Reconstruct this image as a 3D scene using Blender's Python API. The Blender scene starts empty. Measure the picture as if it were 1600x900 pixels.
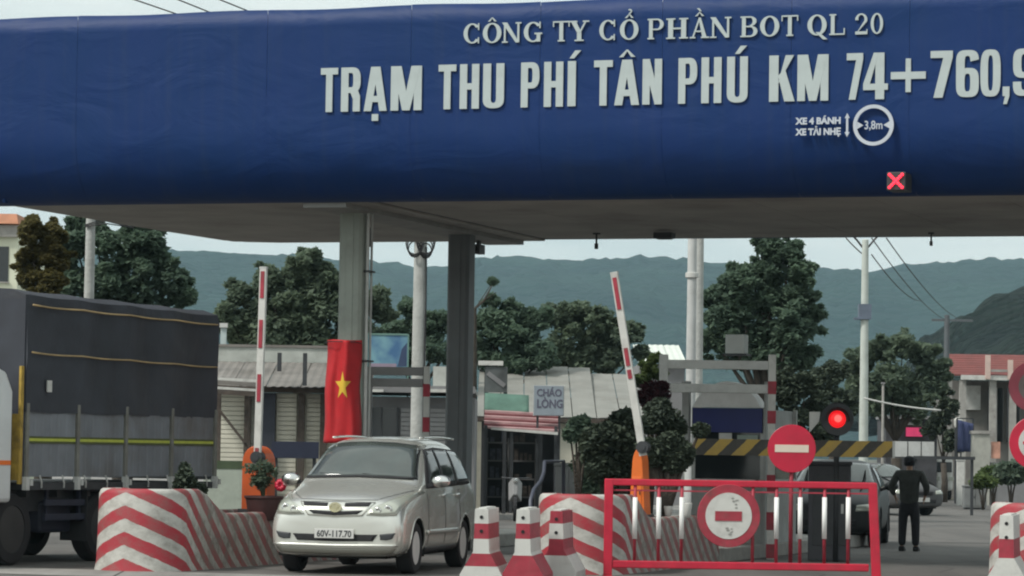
import bpy, bmesh, math, random
from mathutils import Vector, Matrix
from mathutils.bvhtree import BVHTree
R = math.radians
random.seed(7)
scn = bpy.context.scene
COL = scn.collection

# ------------------------------------------------------------------ camera
FPX = 5000.0                      # focal length in photo pixels (photo is 1600 wide)
PITCH = math.atan(254.5/FPX)
ROLL = 0.0150
CAMZ = 1.65
F0 = Vector((0, math.cos(PITCH), math.sin(PITCH)))
U0 = Vector((0, -math.sin(PITCH), math.cos(PITCH)))
R0 = Vector((1, 0, 0))
CR = R0*math.cos(ROLL) + U0*math.sin(ROLL)
CU = U0*math.cos(ROLL) - R0*math.sin(ROLL)
cd = bpy.data.cameras.new('camera'); cam = bpy.data.objects.new('camera', cd); COL.objects.link(cam)
cd.sensor_width = 36.0; cd.lens = FPX/1600*36.0
cd.clip_start = 0.5; cd.clip_end = 20000
m = Matrix((CR, CU, -F0)).transposed().to_4x4(); m.translation = Vector((0, 0, CAMZ))
cam.matrix_world = m
scn.camera = cam

def W(px, py, D):
    """world point seen at photo pixel (px,py) at world depth y = D"""
    d = F0 + CR*((px-800)/FPX) + CU*((450-py)/FPX)
    return Vector((0, 0, CAMZ)) + d*(D/d.y)
def XW(px, D): return W(px, 704, D).x
def ZW(px, py, D): return W(px, py, D).z

# ------------------------------------------------------------------ world and sun
SUN_EL, SUN_AZ = R(50), R(238)     # azimuth clockwise from +Y: behind-left of the camera
w = bpy.data.worlds.new('World'); scn.world = w; w.use_nodes = True
nt = w.node_tree; N = nt.nodes; L = nt.links; N.clear()
out = N.new('ShaderNodeOutputWorld'); bg = N.new('ShaderNodeBackground')
sky = N.new('ShaderNodeTexSky'); sky.sky_type = 'NISHITA'; sky.sun_disc = False
sky.sun_elevation = SUN_EL; sky.sun_rotation = SUN_AZ
sky.air_density = 1.3; sky.dust_density = 3.0
tc = N.new('ShaderNodeTexCoord'); mp = N.new('ShaderNodeMapping'); mp.inputs['Scale'].default_value = (1, 1, 4.5)
nz = N.new('ShaderNodeTexNoise'); nz.inputs['Scale'].default_value = 6.5; nz.inputs['Detail'].default_value = 6; nz.inputs['Roughness'].default_value = .55
rp = N.new('ShaderNodeValToRGB')
rp.color_ramp.elements[0].position = .30; rp.color_ramp.elements[0].color = (7.0, 8.0, 8.0, 1)
rp.color_ramp.elements[1].position = .68; rp.color_ramp.elements[1].color = (9.9, 10.4, 10.0, 1)
mx = N.new('ShaderNodeMixRGB'); mx.inputs[0].default_value = .93
bg.inputs['Strength'].default_value = 0.10
L.new(tc.outputs['Generated'], mp.inputs[0]); L.new(mp.outputs[0], nz.inputs['Vector']); L.new(nz.outputs['Fac'], rp.inputs[0])
L.new(sky.outputs[0], mx.inputs[1]); L.new(rp.outputs[0], mx.inputs[2]); L.new(mx.outputs[0], bg.inputs['Color'])
L.new(bg.outputs[0], out.inputs['Surface'])
sd = bpy.data.lights.new('sun', 'SUN'); sun = bpy.data.objects.new('sun', sd); COL.objects.link(sun)
sd.energy = 3.1; sd.angle = R(10); sd.color = (1, .96, .9)
sv = Vector((math.sin(SUN_AZ)*math.cos(SUN_EL), math.cos(SUN_AZ)*math.cos(SUN_EL), math.sin(SUN_EL)))
sun.rotation_euler = (-sv).to_track_quat('-Z', 'Y').to_euler()
sun.location = sv*60
scn.view_settings.view_transform = 'Standard'; scn.view_settings.look = 'None'
scn.view_settings.exposure = 0.0; scn.view_settings.gamma = 1.0
scn.view_settings.use_curve_mapping = False
scn.cycles.filter_width = 2.1
scn.cycles.max_bounces = 8

# ------------------------------------------------------------------ materials
MATS = {}
def mat(name, col, rough=.65, metal=0.0, var=.18, scale=3.0, bump=0.0, bscale=None, coat=0.0, emit=None, est=0.0, spec=.5, dirt=0.0):
    if name in MATS: return MATS[name]
    m = bpy.data.materials.new(name); m.use_nodes = True; MATS[name] = m
    n = m.node_tree.nodes; l = m.node_tree.links; b = n['Principled BSDF']
    b.inputs['Roughness'].default_value = rough; b.inputs['Metallic'].default_value = metal
    b.inputs['Specular IOR Level'].default_value = spec
    b.inputs['Coat Weight'].default_value = coat
    b.inputs['Base Color'].default_value = (*col, 1)
    tc = n.new('ShaderNodeTexCoord')
    if var > 0:
        nz = n.new('ShaderNodeTexNoise'); nz.inputs['Scale'].default_value = scale; nz.inputs['Detail'].default_value = 5
        l.new(tc.outputs['Object'], nz.inputs['Vector'])
        r = n.new('ShaderNodeMapRange'); r.inputs[1].default_value = .3; r.inputs[2].default_value = .7
        r.inputs[3].default_value = 1-var; r.inputs[4].default_value = 1+var
        l.new(nz.outputs['Fac'], r.inputs[0])
        h = n.new('ShaderNodeVectorMath'); h.operation = 'SCALE'; h.inputs[0].default_value = col
        l.new(r.outputs[0], h.inputs['Scale'])
        if dirt > 0:
            n2 = n.new('ShaderNodeTexNoise'); n2.inputs['Scale'].default_value = scale*.45; n2.inputs['Detail'].default_value = 7; n2.inputs['Roughness'].default_value = .7
            l.new(tc.outputs['Object'], n2.inputs['Vector'])
            r2 = n.new('ShaderNodeMapRange'); r2.inputs[1].default_value = .5; r2.inputs[2].default_value = .7; r2.inputs[3].default_value = 0; r2.inputs[4].default_value = dirt
            l.new(n2.outputs['Fac'], r2.inputs[0])
            mxn = n.new('ShaderNodeMixRGB'); mxn.inputs[2].default_value = (.09, .075, .06, 1)
            l.new(r2.outputs[0], mxn.inputs[0]); l.new(h.outputs[0], mxn.inputs[1]); l.new(mxn.outputs[0], b.inputs['Base Color'])
        else:
            l.new(h.outputs[0], b.inputs['Base Color'])
    if bump > 0:
        nb = n.new('ShaderNodeTexNoise'); nb.inputs['Scale'].default_value = bscale or scale*6; nb.inputs['Detail'].default_value = 4
        l.new(tc.outputs['Object'], nb.inputs['Vector'])
        bp = n.new('ShaderNodeBump'); bp.inputs['Strength'].default_value = bump; bp.inputs['Distance'].default_value = .05
        l.new(nb.outputs['Fac'], bp.inputs['Height']); l.new(bp.outputs[0], b.inputs['Normal'])
    if emit:
        b.inputs['Emission Color'].default_value = (*emit, 1); b.inputs['Emission Strength'].default_value = est
    return m

def stripe_mat(name, c1, c2, slope, period, duty=.5, dirt=.35, use_abs=True, phase=0.0, scuff=.0):
    """two-colour painted stripes from the UV map (u = metres along, v = metres up)"""
    m = bpy.data.materials.new(name); m.use_nodes = True
    n = m.node_tree.nodes; l = m.node_tree.links; b = n['Principled BSDF']
    b.inputs['Roughness'].default_value = .6
    uv = n.new('ShaderNodeUVMap'); sp = n.new('ShaderNodeSeparateXYZ'); l.new(uv.outputs[0], sp.inputs[0])
    def M(op, a, bb=None):
        q = n.new('ShaderNodeMath'); q.operation = op
        for i, s in enumerate((a, bb)):
            if s is None: continue
            if isinstance(s, (int, float)): q.inputs[i].default_value = s
            else: l.new(s, q.inputs[i])
        return q.outputs[0]
    u = sp.outputs[0]
    if use_abs: u = M('ABSOLUTE', u)
    nz = n.new('ShaderNodeTexNoise'); nz.inputs['Scale'].default_value = 9; nz.inputs['Detail'].default_value = 4
    l.new(uv.outputs[0], nz.inputs['Vector'])
    wob = M('MULTIPLY', M('SUBTRACT', nz.outputs['Fac'], .5), .035)
    ph = M('ADD', M('ADD', sp.outputs[1], M('MULTIPLY', u, slope)), wob)
    fr = M('FRACT', M('ADD', M('DIVIDE', ph, period), phase))
    th = M('GREATER_THAN', fr, duty)
    mixc = n.new('ShaderNodeMixRGB'); mixc.inputs[1].default_value = (*c1, 1); mixc.inputs[2].default_value = (*c2, 1); l.new(th, mixc.inputs[0])
    n2 = n.new('ShaderNodeTexNoise'); n2.inputs['Scale'].default_value = 4.5; n2.inputs['Detail'].default_value = 9; n2.inputs['Roughness'].default_value = .72
    l.new(uv.outputs[0], n2.inputs['Vector'])
    r2 = n.new('ShaderNodeMapRange'); r2.inputs[1].default_value = .44; r2.inputs[2].default_value = .70; r2.inputs[3].default_value = 0.05; r2.inputs[4].default_value = dirt
    l.new(n2.outputs['Fac'], r2.inputs[0])
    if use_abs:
        sp2 = n.new('ShaderNodeMapRange'); sp2.inputs[1].default_value = .9; sp2.inputs[2].default_value = 1.6; sp2.inputs[3].default_value = 0; sp2.inputs[4].default_value = .42; l.new(u, sp2.inputs[0])  # long sides darkened in the paint colour: their shade as well as splashed dirt
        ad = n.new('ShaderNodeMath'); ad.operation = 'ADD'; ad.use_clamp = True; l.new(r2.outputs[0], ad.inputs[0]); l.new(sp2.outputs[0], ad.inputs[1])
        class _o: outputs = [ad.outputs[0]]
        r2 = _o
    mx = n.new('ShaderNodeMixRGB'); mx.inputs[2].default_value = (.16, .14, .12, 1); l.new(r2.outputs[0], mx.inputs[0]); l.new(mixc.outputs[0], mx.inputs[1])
    l.new(mx.outputs[0], b.inputs['Base Color'])
    bp = n.new('ShaderNodeBump'); bp.inputs['Strength'].default_value = .25; bp.inputs['Distance'].default_value = .02
    l.new(n2.outputs['Fac'], bp.inputs['Height']); l.new(bp.outputs[0], b.inputs['Normal'])
    return m

def leaf_mat(name, dark, light, trans=.5):
    m = bpy.data.materials.new(name); m.use_nodes = True
    n = m.node_tree.nodes; l = m.node_tree.links; b = n['Principled BSDF']
    b.inputs['Roughness'].default_value = .7; b.inputs['Specular IOR Level'].default_value = .25
    g = n.new('ShaderNodeNewGeometry'); tc = n.new('ShaderNodeTexCoord')
    nz = n.new('ShaderNodeTexNoise'); nz.inputs['Scale'].default_value = .9; nz.inputs['Detail'].default_value = 3
    l.new(tc.outputs['Object'], nz.inputs['Vector'])
    a = n.new('ShaderNodeMath'); a.operation = 'MULTIPLY_ADD'; a.inputs[1].default_value = .45
    l.new(g.outputs['Random Per Island'], a.inputs[0])
    s = n.new('ShaderNodeMath'); s.operation = 'MULTIPLY_ADD'; s.inputs[1].default_value = 1.6; s.inputs[2].default_value = -.55
    l.new(nz.outputs['Fac'], s.inputs[0]); l.new(s.outputs[0], a.inputs[2])
    r = n.new('ShaderNodeValToRGB'); r.color_ramp.elements[0].color = (*dark, 1); r.color_ramp.elements[1].color = (*light, 1)
    l.new(a.outputs[0], r.inputs[0]); l.new(r.outputs[0], b.inputs['Base Color'])
    tr = n.new('ShaderNodeBsdfTranslucent'); l.new(r.outputs[0], tr.inputs['Color'])
    mxs = n.new('ShaderNodeMixShader'); mxs.inputs[0].default_value = trans
    l.new(b.outputs[0], mxs.inputs[1]); l.new(tr.outputs[0], mxs.inputs[2]); l.new(mxs.outputs[0], n['Material Output'].inputs['Surface'])
    return m

# ------------------------------------------------------------------ mesh helpers
class MB:
    def __init__(s): s.v = []; s.f = []; s.uv = None; s.mi = []
    def add(s, vs, fs, mi=0):
        o = len(s.v); s.v += [tuple(p) for p in vs]; s.f += [tuple(i+o for i in f) for f in fs]; s.mi += [mi]*len(fs); return s
    def box(s, x0, x1, y0, y1, z0, z1, mi=0):
        if x0 > x1: x0, x1 = x1, x0
        if y0 > y1: y0, y1 = y1, y0
        if z0 > z1: z0, z1 = z1, z0
        return s.add([(x0,y0,z0),(x1,y0,z0),(x1,y1,z0),(x0,y1,z0),(x0,y0,z1),(x1,y0,z1),(x1,y1,z1),(x0,y1,z1)],
                     [(0,3,2,1),(4,5,6,7),(0,1,5,4),(1,2,6,5),(2,3,7,6),(3,0,4,7)], mi)
    def hexa(s, b, t, mi=0):     # 4 bottom + 4 top points
        return s.add(list(b)+list(t), [(0,3,2,1),(4,5,6,7),(0,1,5,4),(1,2,6,5),(2,3,7,6),(3,0,4,7)], mi)
    def tube(s, pts, r, n=8, mi=0, cap=True):
        pts = [Vector(p) for p in pts]; k = len(pts)
        rr = r if isinstance(r, (list, tuple)) else [r]*k
        vs = []; 
        t0 = (pts[1]-pts[0]).normalized(); ref = Vector((0,0,1)) if abs(t0.z) < .9 else Vector((1,0,0))
        a = t0.cross(ref).normalized()
        for i, p in enumerate(pts):
            t = (pts[min(i+1,k-1)]-pts[max(i-1,0)]).normalized()
            a = (a - t*a.dot(t)).normalized(); b = t.cross(a)
            for j in range(n):
                q = 2*math.pi*j/n; vs.append(p + (a*math.cos(q)+b*math.sin(q))*rr[i])
        fs = []
        for i in range(k-1):
            for j in range(n):
                fs.append((i*n+j, i*n+(j+1)%n, (i+1)*n+(j+1)%n, (i+1)*n+j))
        if cap: fs += [tuple(reversed(range(n))), tuple(range((k-1)*n, k*n))]
        return s.add(vs, fs, mi)
    def bar(s, p0, p1, w, h, mi=0):   # rectangular bar, w across (horizontal), h the other way
        p0 = Vector(p0); p1 = Vector(p1); t = (p1-p0).normalized()
        ref = Vector((0,0,1)) if abs(t.z) < .95 else Vector((0,1,0))
        a = t.cross(ref).normalized()*w/2; b = a.normalized().cross(t)*h/2
        return s.hexa([p0-a-b, p0+a-b, p0+a+b, p0-a+b], [p1-a-b, p1+a-b, p1+a+b, p1-a+b], mi)
    def prism(s, poly, y0, y1, axis='y', mi=0):
        """poly in (x,z) extruded along y, or (y,z) along x, or (x,y) along z"""
        n = len(poly)
        def P(a, b, c):
            return {'y': (a, c, b), 'x': (c, a, b), 'z': (a, b, c)}[axis]
        vs = [P(a, b, y0) for a, b in poly]+[P(a, b, y1) for a, b in poly]
        return s.add(vs, [tuple(range(n)), tuple(reversed(range(n, 2*n)))]+[(i, n+i, n+(i+1) % n, (i+1) % n) for i in range(n)], mi)
    def disc(s, c, r, y0, y1, n=32, mi=0, rz=None):
        return s.prism([(c[0]+r*math.cos(2*math.pi*i/n), c[1]+(rz or r)*math.sin(2*math.pi*i/n)) for i in range(n)], y0, y1, 'y', mi)
    def ring(s, c, r0, r1, y0, y1, n=40, a0=0, a1=2*math.pi, e=1.0, mi=0, rz0=None, rz1=None):
        """flat ring (or arc) in the xz plane between inner r0 and outer r1, with depth"""
        full = abs(a1-a0-2*math.pi) < 1e-6; k = n if full else n+1
        def q(r, rz, t):
            cx, sz = math.cos(t), math.sin(t)
            return (c[0]+r*math.copysign(abs(cx)**e, cx), c[1]+rz*math.copysign(abs(sz)**e, sz))
        vs = []
        for i in range(k):
            t = a0+(a1-a0)*i/n
            xo, zo = q(r1, rz1 or r1, t); xi, zi = q(r0, rz0 if rz0 is not None else r0, t)
            vs += [(xi,y0,zi),(xo,y0,zo),(xo,y1,zo),(xi,y1,zi)]
        fs = []
        for i in range(n):
            a = i*4; b = ((i+1) % k)*4
            for j in range(4): fs.append((a+j, a+(j+1) % 4, b+(j+1) % 4, b+j))
        if not full: fs += [(0,3,2,1), tuple((k-1)*4+j for j in range(4))]
        return s.add(vs, fs, mi)
    def lathe(s, prof, n=24, axis='z', c=(0,0,0), mi=0):
        """prof: (radius, height)"""
        vs = []
        for r, h in prof:
            for j in range(n):
                q = 2*math.pi*j/n; a, b = r*math.cos(q), r*math.sin(q)
                p = {'z': (a,b,h), 'x': (h,a,b), 'y': (a,h,b)}[axis]
                vs.append((p[0]+c[0], p[1]+c[1], p[2]+c[2]))
        fs = [(i*n+j, i*n+(j+1) % n, (i+1)*n+(j+1) % n, (i+1)*n+j) for i in range(len(prof)-1) for j in range(n)]
        if prof[0][0] > 1e-5: fs.append(tuple(reversed(range(n))))
        if prof[-1][0] > 1e-5: fs.append(tuple(range((len(prof)-1)*n, len(prof)*n)))
        return s.add(vs, fs, mi)
    def grid(s, rows, mi=0, close=False):
        k = len(rows[0]); vs = [p for r in rows for p in r]
        fs = [(i*k+j, i*k+(j+1) % k, (i+1)*k+(j+1) % k, (i+1)*k+j) for i in range(len(rows)-1) for j in range(k if close else k-1)]
        return s.add(vs, fs, mi)

def mk(name, me, parent=None, loc=None, rotz=0):
    o = bpy.data.objects.new(name, me); COL.objects.link(o)
    if parent: o.parent = parent
    if loc is not None: o.location = loc
    if rotz: o.rotation_euler.z = rotz
    return o
def build(name, mb, m, parent=None, loc=None, rotz=0, smooth=False, bevel=0, auto=False):
    me = bpy.data.meshes.new(name); me.from_pydata(mb.v, [], mb.f)
    bm = bmesh.new(); bm.from_mesh(me); bmesh.ops.recalc_face_normals(bm, faces=bm.faces); bm.to_mesh(me); bm.free()
    ms = m if isinstance(m, (list, tuple)) else [m]
    for q in ms: me.materials.append(q)
    if len(ms) > 1: me.polygons.foreach_set('material_index', mb.mi)
    if mb.uv:
        ul = me.uv_layers.new(name='UVMap')
        for lp in me.loops: ul.data[lp.index].uv = mb.uv[lp.vertex_index]
    if smooth: me.polygons.foreach_set('use_smooth', [True]*len(me.polygons))
    if auto:
        me.polygons.foreach_set('use_smooth', [True]*len(me.polygons)); me.set_sharp_from_angle(angle=R(35))
    me.update()
    o = mk(name, me, parent, loc, rotz)
    if bevel:
        b = o.modifiers.new('bevel', 'BEVEL'); b.width = bevel; b.segments = 2; b.limit_method = 'ANGLE'; b.angle_limit = R(40)
    return o
def tag(o, label, cat, group=None):
    o['label'] = label; o['category'] = cat
    if group: o['group'] = group
    return o
def thing(name, label, cat, loc=(0,0,0), rotz=0, group=None):
    o = bpy.data.objects.new(name, None); COL.objects.link(o); o.empty_display_size = .3
    o.location = loc; o.rotation_euler.z = rotz
    return tag(o, label, cat, group)
def structure(o): o['kind'] = 'structure'; return o
def stuff(o): o['kind'] = 'stuff'; return o
def children(o): return [c for c in bpy.data.objects if c.parent == o]
def dup(root, loc, rotz=None, label=None, group=None):
    kids = {}
    for o in bpy.data.objects:
        if o.parent: kids.setdefault(o.parent, []).append(o)
    r = root.copy(); COL.objects.link(r); r.location = loc
    if rotz is not None: r.rotation_euler.z = rotz
    if label: r['label'] = label
    if group: r['group'] = group
    for ch in kids.get(root, []):
        c = ch.copy(); COL.objects.link(c); c.parent = r
        for g in kids.get(ch, []):
            d = g.copy(); COL.objects.link(d); d.parent = c
    return r
def text_obj(name, s, size, m, parent, loc, bold=0.0, depth=.004, sx=1.0, align='CENTER', rotz=0):
    cu = bpy.data.curves.new('t', 'FONT'); cu.body = s; cu.size = size; cu.extrude = depth; cu.offset = bold
    cu.align_x = align; cu.resolution_u = 3
    t = bpy.data.objects.new('t', cu); COL.objects.link(t)
    bpy.context.view_layer.update()
    me = bpy.data.meshes.new_from_object(t.evaluated_get(bpy.context.evaluated_depsgraph_get()))
    bpy.data.objects.remove(t)
    me.transform(Matrix.Diagonal((sx, 1, 1, 1))); me.transform(Matrix.Rotation(R(90), 4, 'X'))
    me.materials.clear(); me.materials.append(m)
    return mk(name, me, parent, loc, rotz)

# ------------------------------------------------------------------ palette
RED = (.36, .022, .038); WHITE = (.50, .495, .46)
M_red = mat('red_paint', (.50, .012, .04), .45, var=.12, scale=6, dirt=.25)
M_dred = mat('faded_red_paint', (.33, .03, .05), .6, var=.2, scale=8, dirt=.5)
M_white = mat('white_paint', (.56, .56, .53), .5, var=.06, scale=6, dirt=.3)
M_pale = mat('pale_grey_metal', (.50, .51, .49), .5, var=.1, scale=5, dirt=.35)
M_dark = mat('dark_metal', (.035, .038, .042), .55, var=.2, scale=5)
M_black = mat('black_rubber', (.018, .018, .02), .85, var=.2, scale=12)
M_conc = mat('concrete', (.33, .32, .30), .9, var=.14, scale=3, bump=.4, dirt=.5)
M_pole = mat('pole_concrete', (.42, .43, .41), .9, var=.12, scale=2.5, bump=.3, dirt=.35)
M_wire = mat('cable_black', (.02, .02, .022), .7, var=0)
M_glass = mat('dark_window_glass', (.018, .022, .024), .08, var=0, spec=.7)
M_chrome = mat('chrome', (.75, .75, .73), .18, 1.0, var=0)
M_soil = mat('planter_soil', (.07, .05, .035), .95, var=.3, scale=6, bump=.6)
HAZE = 0.00012
# ================================================================== GROUND
def ground_mat(name, c, v, sc, cracks=True):
    m = bpy.data.materials.new(name); m.use_nodes = True
    n = m.node_tree.nodes; l = m.node_tree.links; b = n['Principled BSDF']; b.inputs['Roughness'].default_value = .85
    tc = n.new('ShaderNodeTexCoord')
    cols = []
    a = n.new('ShaderNodeTexNoise'); a.inputs['Scale'].default_value = sc; a.inputs['Detail'].default_value = 8; a.inputs['Roughness'].default_value = .65
    a2 = n.new('ShaderNodeTexNoise'); a2.inputs['Scale'].default_value = 60; a2.inputs['Detail'].default_value = 3
    l.new(tc.outputs['Object'], a.inputs['Vector']); l.new(tc.outputs['Object'], a2.inputs['Vector'])
    r = n.new('ShaderNodeValToRGB'); r.color_ramp.elements[0].position = .33; r.color_ramp.elements[1].position = .68
    r.color_ramp.elements[0].color = tuple(x*(1-v) for x in c)+(1,); r.color_ramp.elements[1].color = tuple(x*(1+v) for x in c)+(1,)
    l.new(a.outputs['Fac'], r.inputs[0])
    mx = n.new('ShaderNodeMixRGB'); mx.blend_type = 'MULTIPLY'; mx.inputs[0].default_value = .5
    l.new(r.outputs[0], mx.inputs[1]); l.new(a2.outputs['Fac'], mx.inputs[2])
    br = n.new('ShaderNodeMixRGB'); br.blend_type = 'MULTIPLY'; br.inputs[0].default_value = 1; br.inputs[2].default_value = (1.35, 1.35, 1.35, 1)
    l.new(mx.outputs[0], br.inputs[1])
    mp = n.new('ShaderNodeMapping'); mp.inputs['Rotation'].default_value = (0, 0, .315); mp.inputs['Scale'].default_value = (1.6, .10, 1)
    st = n.new('ShaderNodeTexNoise'); st.inputs['Scale'].default_value = .9; st.inputs['Detail'].default_value = 5
    l.new(tc.outputs['Object'], mp.inputs[0]); l.new(mp.outputs[0], st.inputs['Vector'])
    oil = n.new('ShaderNodeTexNoise'); oil.inputs['Scale'].default_value = 1.1; oil.inputs['Detail'].default_value = 6; oil.inputs['Roughness'].default_value = .7; l.new(tc.outputs['Object'], oil.inputs['Vector'])
    sr = n.new('ShaderNodeMapRange'); sr.inputs[1].default_value = .45; sr.inputs[2].default_value = .7; sr.inputs[4].default_value = .45; l.new(st.outputs['Fac'], sr.inputs[0])
    og = n.new('ShaderNodeMapRange'); og.inputs[1].default_value = .58; og.inputs[2].default_value = .68; og.inputs[4].default_value = .6; l.new(oil.outputs['Fac'], og.inputs[0])
    mxm = n.new('ShaderNodeMath'); mxm.operation = 'MAXIMUM'; l.new(sr.outputs[0], mxm.inputs[0]); l.new(og.outputs[0], mxm.inputs[1])
    dk = n.new('ShaderNodeMixRGB'); dk.inputs[2].default_value = (.045, .042, .04, 1); l.new(mxm.outputs[0], dk.inputs[0]); l.new(br.outputs[0], dk.inputs[1])
    vr = n.new('ShaderNodeTexVoronoi'); vr.feature = 'DISTANCE_TO_EDGE'; vr.inputs['Scale'].default_value = .35; l.new(tc.outputs['Object'], vr.inputs['Vector'])
    cr = n.new('ShaderNodeMath'); cr.operation = 'LESS_THAN'; cr.inputs[1].default_value = .006; l.new(vr.outputs['Distance'], cr.inputs[0])
    ck = n.new('ShaderNodeMixRGB'); ck.inputs[2].default_value = (.03, .028, .026, 1); l.new(cr.outputs[0], ck.inputs[0]); l.new(dk.outputs[0], ck.inputs[1])
    l.new(ck.outputs[0], b.inputs['Base Color'])
    bp = n.new('ShaderNodeBump'); bp.inputs['Strength'].default_value = .4; bp.inputs['Distance'].default_value = .01
    l.new(a2.outputs['Fac'], bp.inputs['Height']); l.new(bp.outputs[0], b.inputs['Normal'])
    return m
M_asph = ground_mat('worn_asphalt', (.105, .099, .092), .25, .35)
M_land = ground_mat('earth_ground', (.10, .095, .065), .35, .08)
M_slab = ground_mat('concrete_pavement', (.25, .24, .225), .2, .5)

def sheet(name, pts, z, m):
    g = MB(); g.add([(x, y, z) for x, y in pts], [tuple(range(len(pts)))])
    return structure(build(name, g, m))
sheet('ground', [(-7000,-200), (7000,-200), (7000,9000), (-7000,9000)], -.012, M_land)
VV = Vector((.31, .951, 0)); UU = Vector((.951, -.31, 0)); ANG = -math.atan2(.31, .951)   # lane direction frame
def lane(o, u, v): return Vector(o)+UU*u+VV*v
def quad_uv(u0, u1, v0, v1, o=(0,42,0)):
    return [tuple(lane(o, u, v)[:2]) for u, v in ((u0,v0),(u1,v0),(u1,v1),(u0,v1))]
sheet('road', [(-16,-60), (24,-60), (30,30), (40,125), (9,125), (4,80), (-10,72), (-16,60)], 0.0, M_asph)
sheet('forecourt', [(-60,60), (-16,60.2), (-10,72.2), (4,80.2), (9,125), (9,170), (-60,170)], -.004, M_slab)
# low concrete strip across the toll apron, light band at the foot of the picture
sheet('apron_slab', quad_uv(-9.5, 16, -2.7, -.75, (-2, 42, 0)), .004, M_slab)

# ================================================================== HILLS (far ridge and nearer wooded hill)
M_hill = None
def hill_mat(name, c0, c1, sc):
    m = bpy.data.materials.new(name); m.use_nodes = True
    n = m.node_tree.nodes; l = m.node_tree.links; b = n['Principled BSDF']; b.inputs['Roughness'].default_value = .95; b.inputs['Specular IOR Level'].default_value = .1
    tc = n.new('ShaderNodeTexCoord')
    v = n.new('ShaderNodeTexVoronoi'); v.inputs['Scale'].default_value = sc
    z = n.new('ShaderNodeTexNoise'); z.inputs['Scale'].default_value = sc*.12; z.inputs['Detail'].default_value = 6
    l.new(tc.outputs['Object'], v.inputs['Vector']); l.new(tc.outputs['Object'], z.inputs['Vector'])
    a = n.new('ShaderNodeMath'); a.operation = 'MULTIPLY_ADD'; a.inputs[1].default_value = -.5; l.new(v.outputs['Distance'], a.inputs[0])
    s = n.new('ShaderNodeMath'); s.operation = 'MULTIPLY_ADD'; s.inputs[1].default_value = 2.2; s.inputs[2].default_value = -.4; l.new(z.outputs['Fac'], s.inputs[0]); l.new(s.outputs[0], a.inputs[2])
    r = n.new('ShaderNodeValToRGB'); r.color_ramp.elements[0].color = (*c0, 1); r.color_ramp.elements[1].color = (*c1, 1)
    l.new(a.outputs[0], r.inputs[0]); l.new(r.outputs[0], b.inputs['Base Color'])
    bp = n.new('ShaderNodeBump'); bp.inputs['Strength'].default_value = 1; bp.inputs['Distance'].default_value = 6; bp.invert = True
    l.new(v.outputs['Distance'], bp.inputs['Height']); l.new(bp.outputs[0], b.inputs['Normal'])
    return m
from mathutils import noise as mn
def interp(prof, x):
    if x <= prof[0][0]: return prof[0][1]
    for (a, b), (c, d) in zip(prof, prof[1:]):
        if x <= c:
            t = (x-a)/(c-a); t = t*t*(3-2*t); return b+(d-b)*t
    return prof[-1][1]
def hills(name, prof, Dridge, Dfoot, x0, x1, nx, ny, rough, m, bumpy=2.0):
    rows = []
    for j in range(ny+1):
        t = j/ny; row = []
        for i in range(nx+1):
            px = x0+(x1-x0)*i/nx
            py = interp(prof, px)
            D = Dfoot+(Dridge-Dfoot)*min(t*1.25, 1.25)
            zr = ZW(px, py, Dridge); X = XW(px, Dridge)*(.4*D/Dridge+.6)
            tt = min(t*1.25, 1); s = tt*tt*(3-2*tt)
            if t*1.25 > 1: s = 1-(t*1.25-1)*1.2
            z = zr*s
            p = Vector((X*.004, D*.004, 0))
            z += mn.fractal(p*1.4, 1.0, 2.0, 5)*rough*math.sin(tt*math.pi)
            z += mn.noise(Vector((X*.05, D*.05, 1)))*bumpy*min(1, tt*3)+abs(mn.noise(Vector((X*.11, D*.11, 5))))*bumpy*min(1, tt*3)
            row.append((X, D, z-2*(t == 0)*10))
        rows.append(row)
    g = MB().grid(rows)
    return structure(build(name, g, m, smooth=True))
prof = [(-2500,430),(-800,400),(-200,395),(280,403),(420,407),(560,416),(620,424),(690,428),(740,415),(830,414),(900,419),(1000,413),(1060,415),(1110,421),(1180,432),(1270,428),(1340,433),(1420,421),(1500,414),(1600,414),(1900,408),(2600,420),(4200,440)]
hills('far_hills', prof, 2900, 1500, -2500, 4200, 700, 60, 16, hill_mat('forested_hill', (.008,.024,.026), (.02,.046,.040), .08), 4.5)
prof2 = [(1380,640),(1440,540),(1490,505),(1540,480),(1600,458),(1700,440),(1900,430),(2300,470),(2900,620)]
hills('near_hill', prof2, 620, 420, 1300, 2900, 220, 30, 5, hill_mat('near_forested_hill', (.008,.015,.014), (.022,.034,.026), .35), 3.4)

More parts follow.
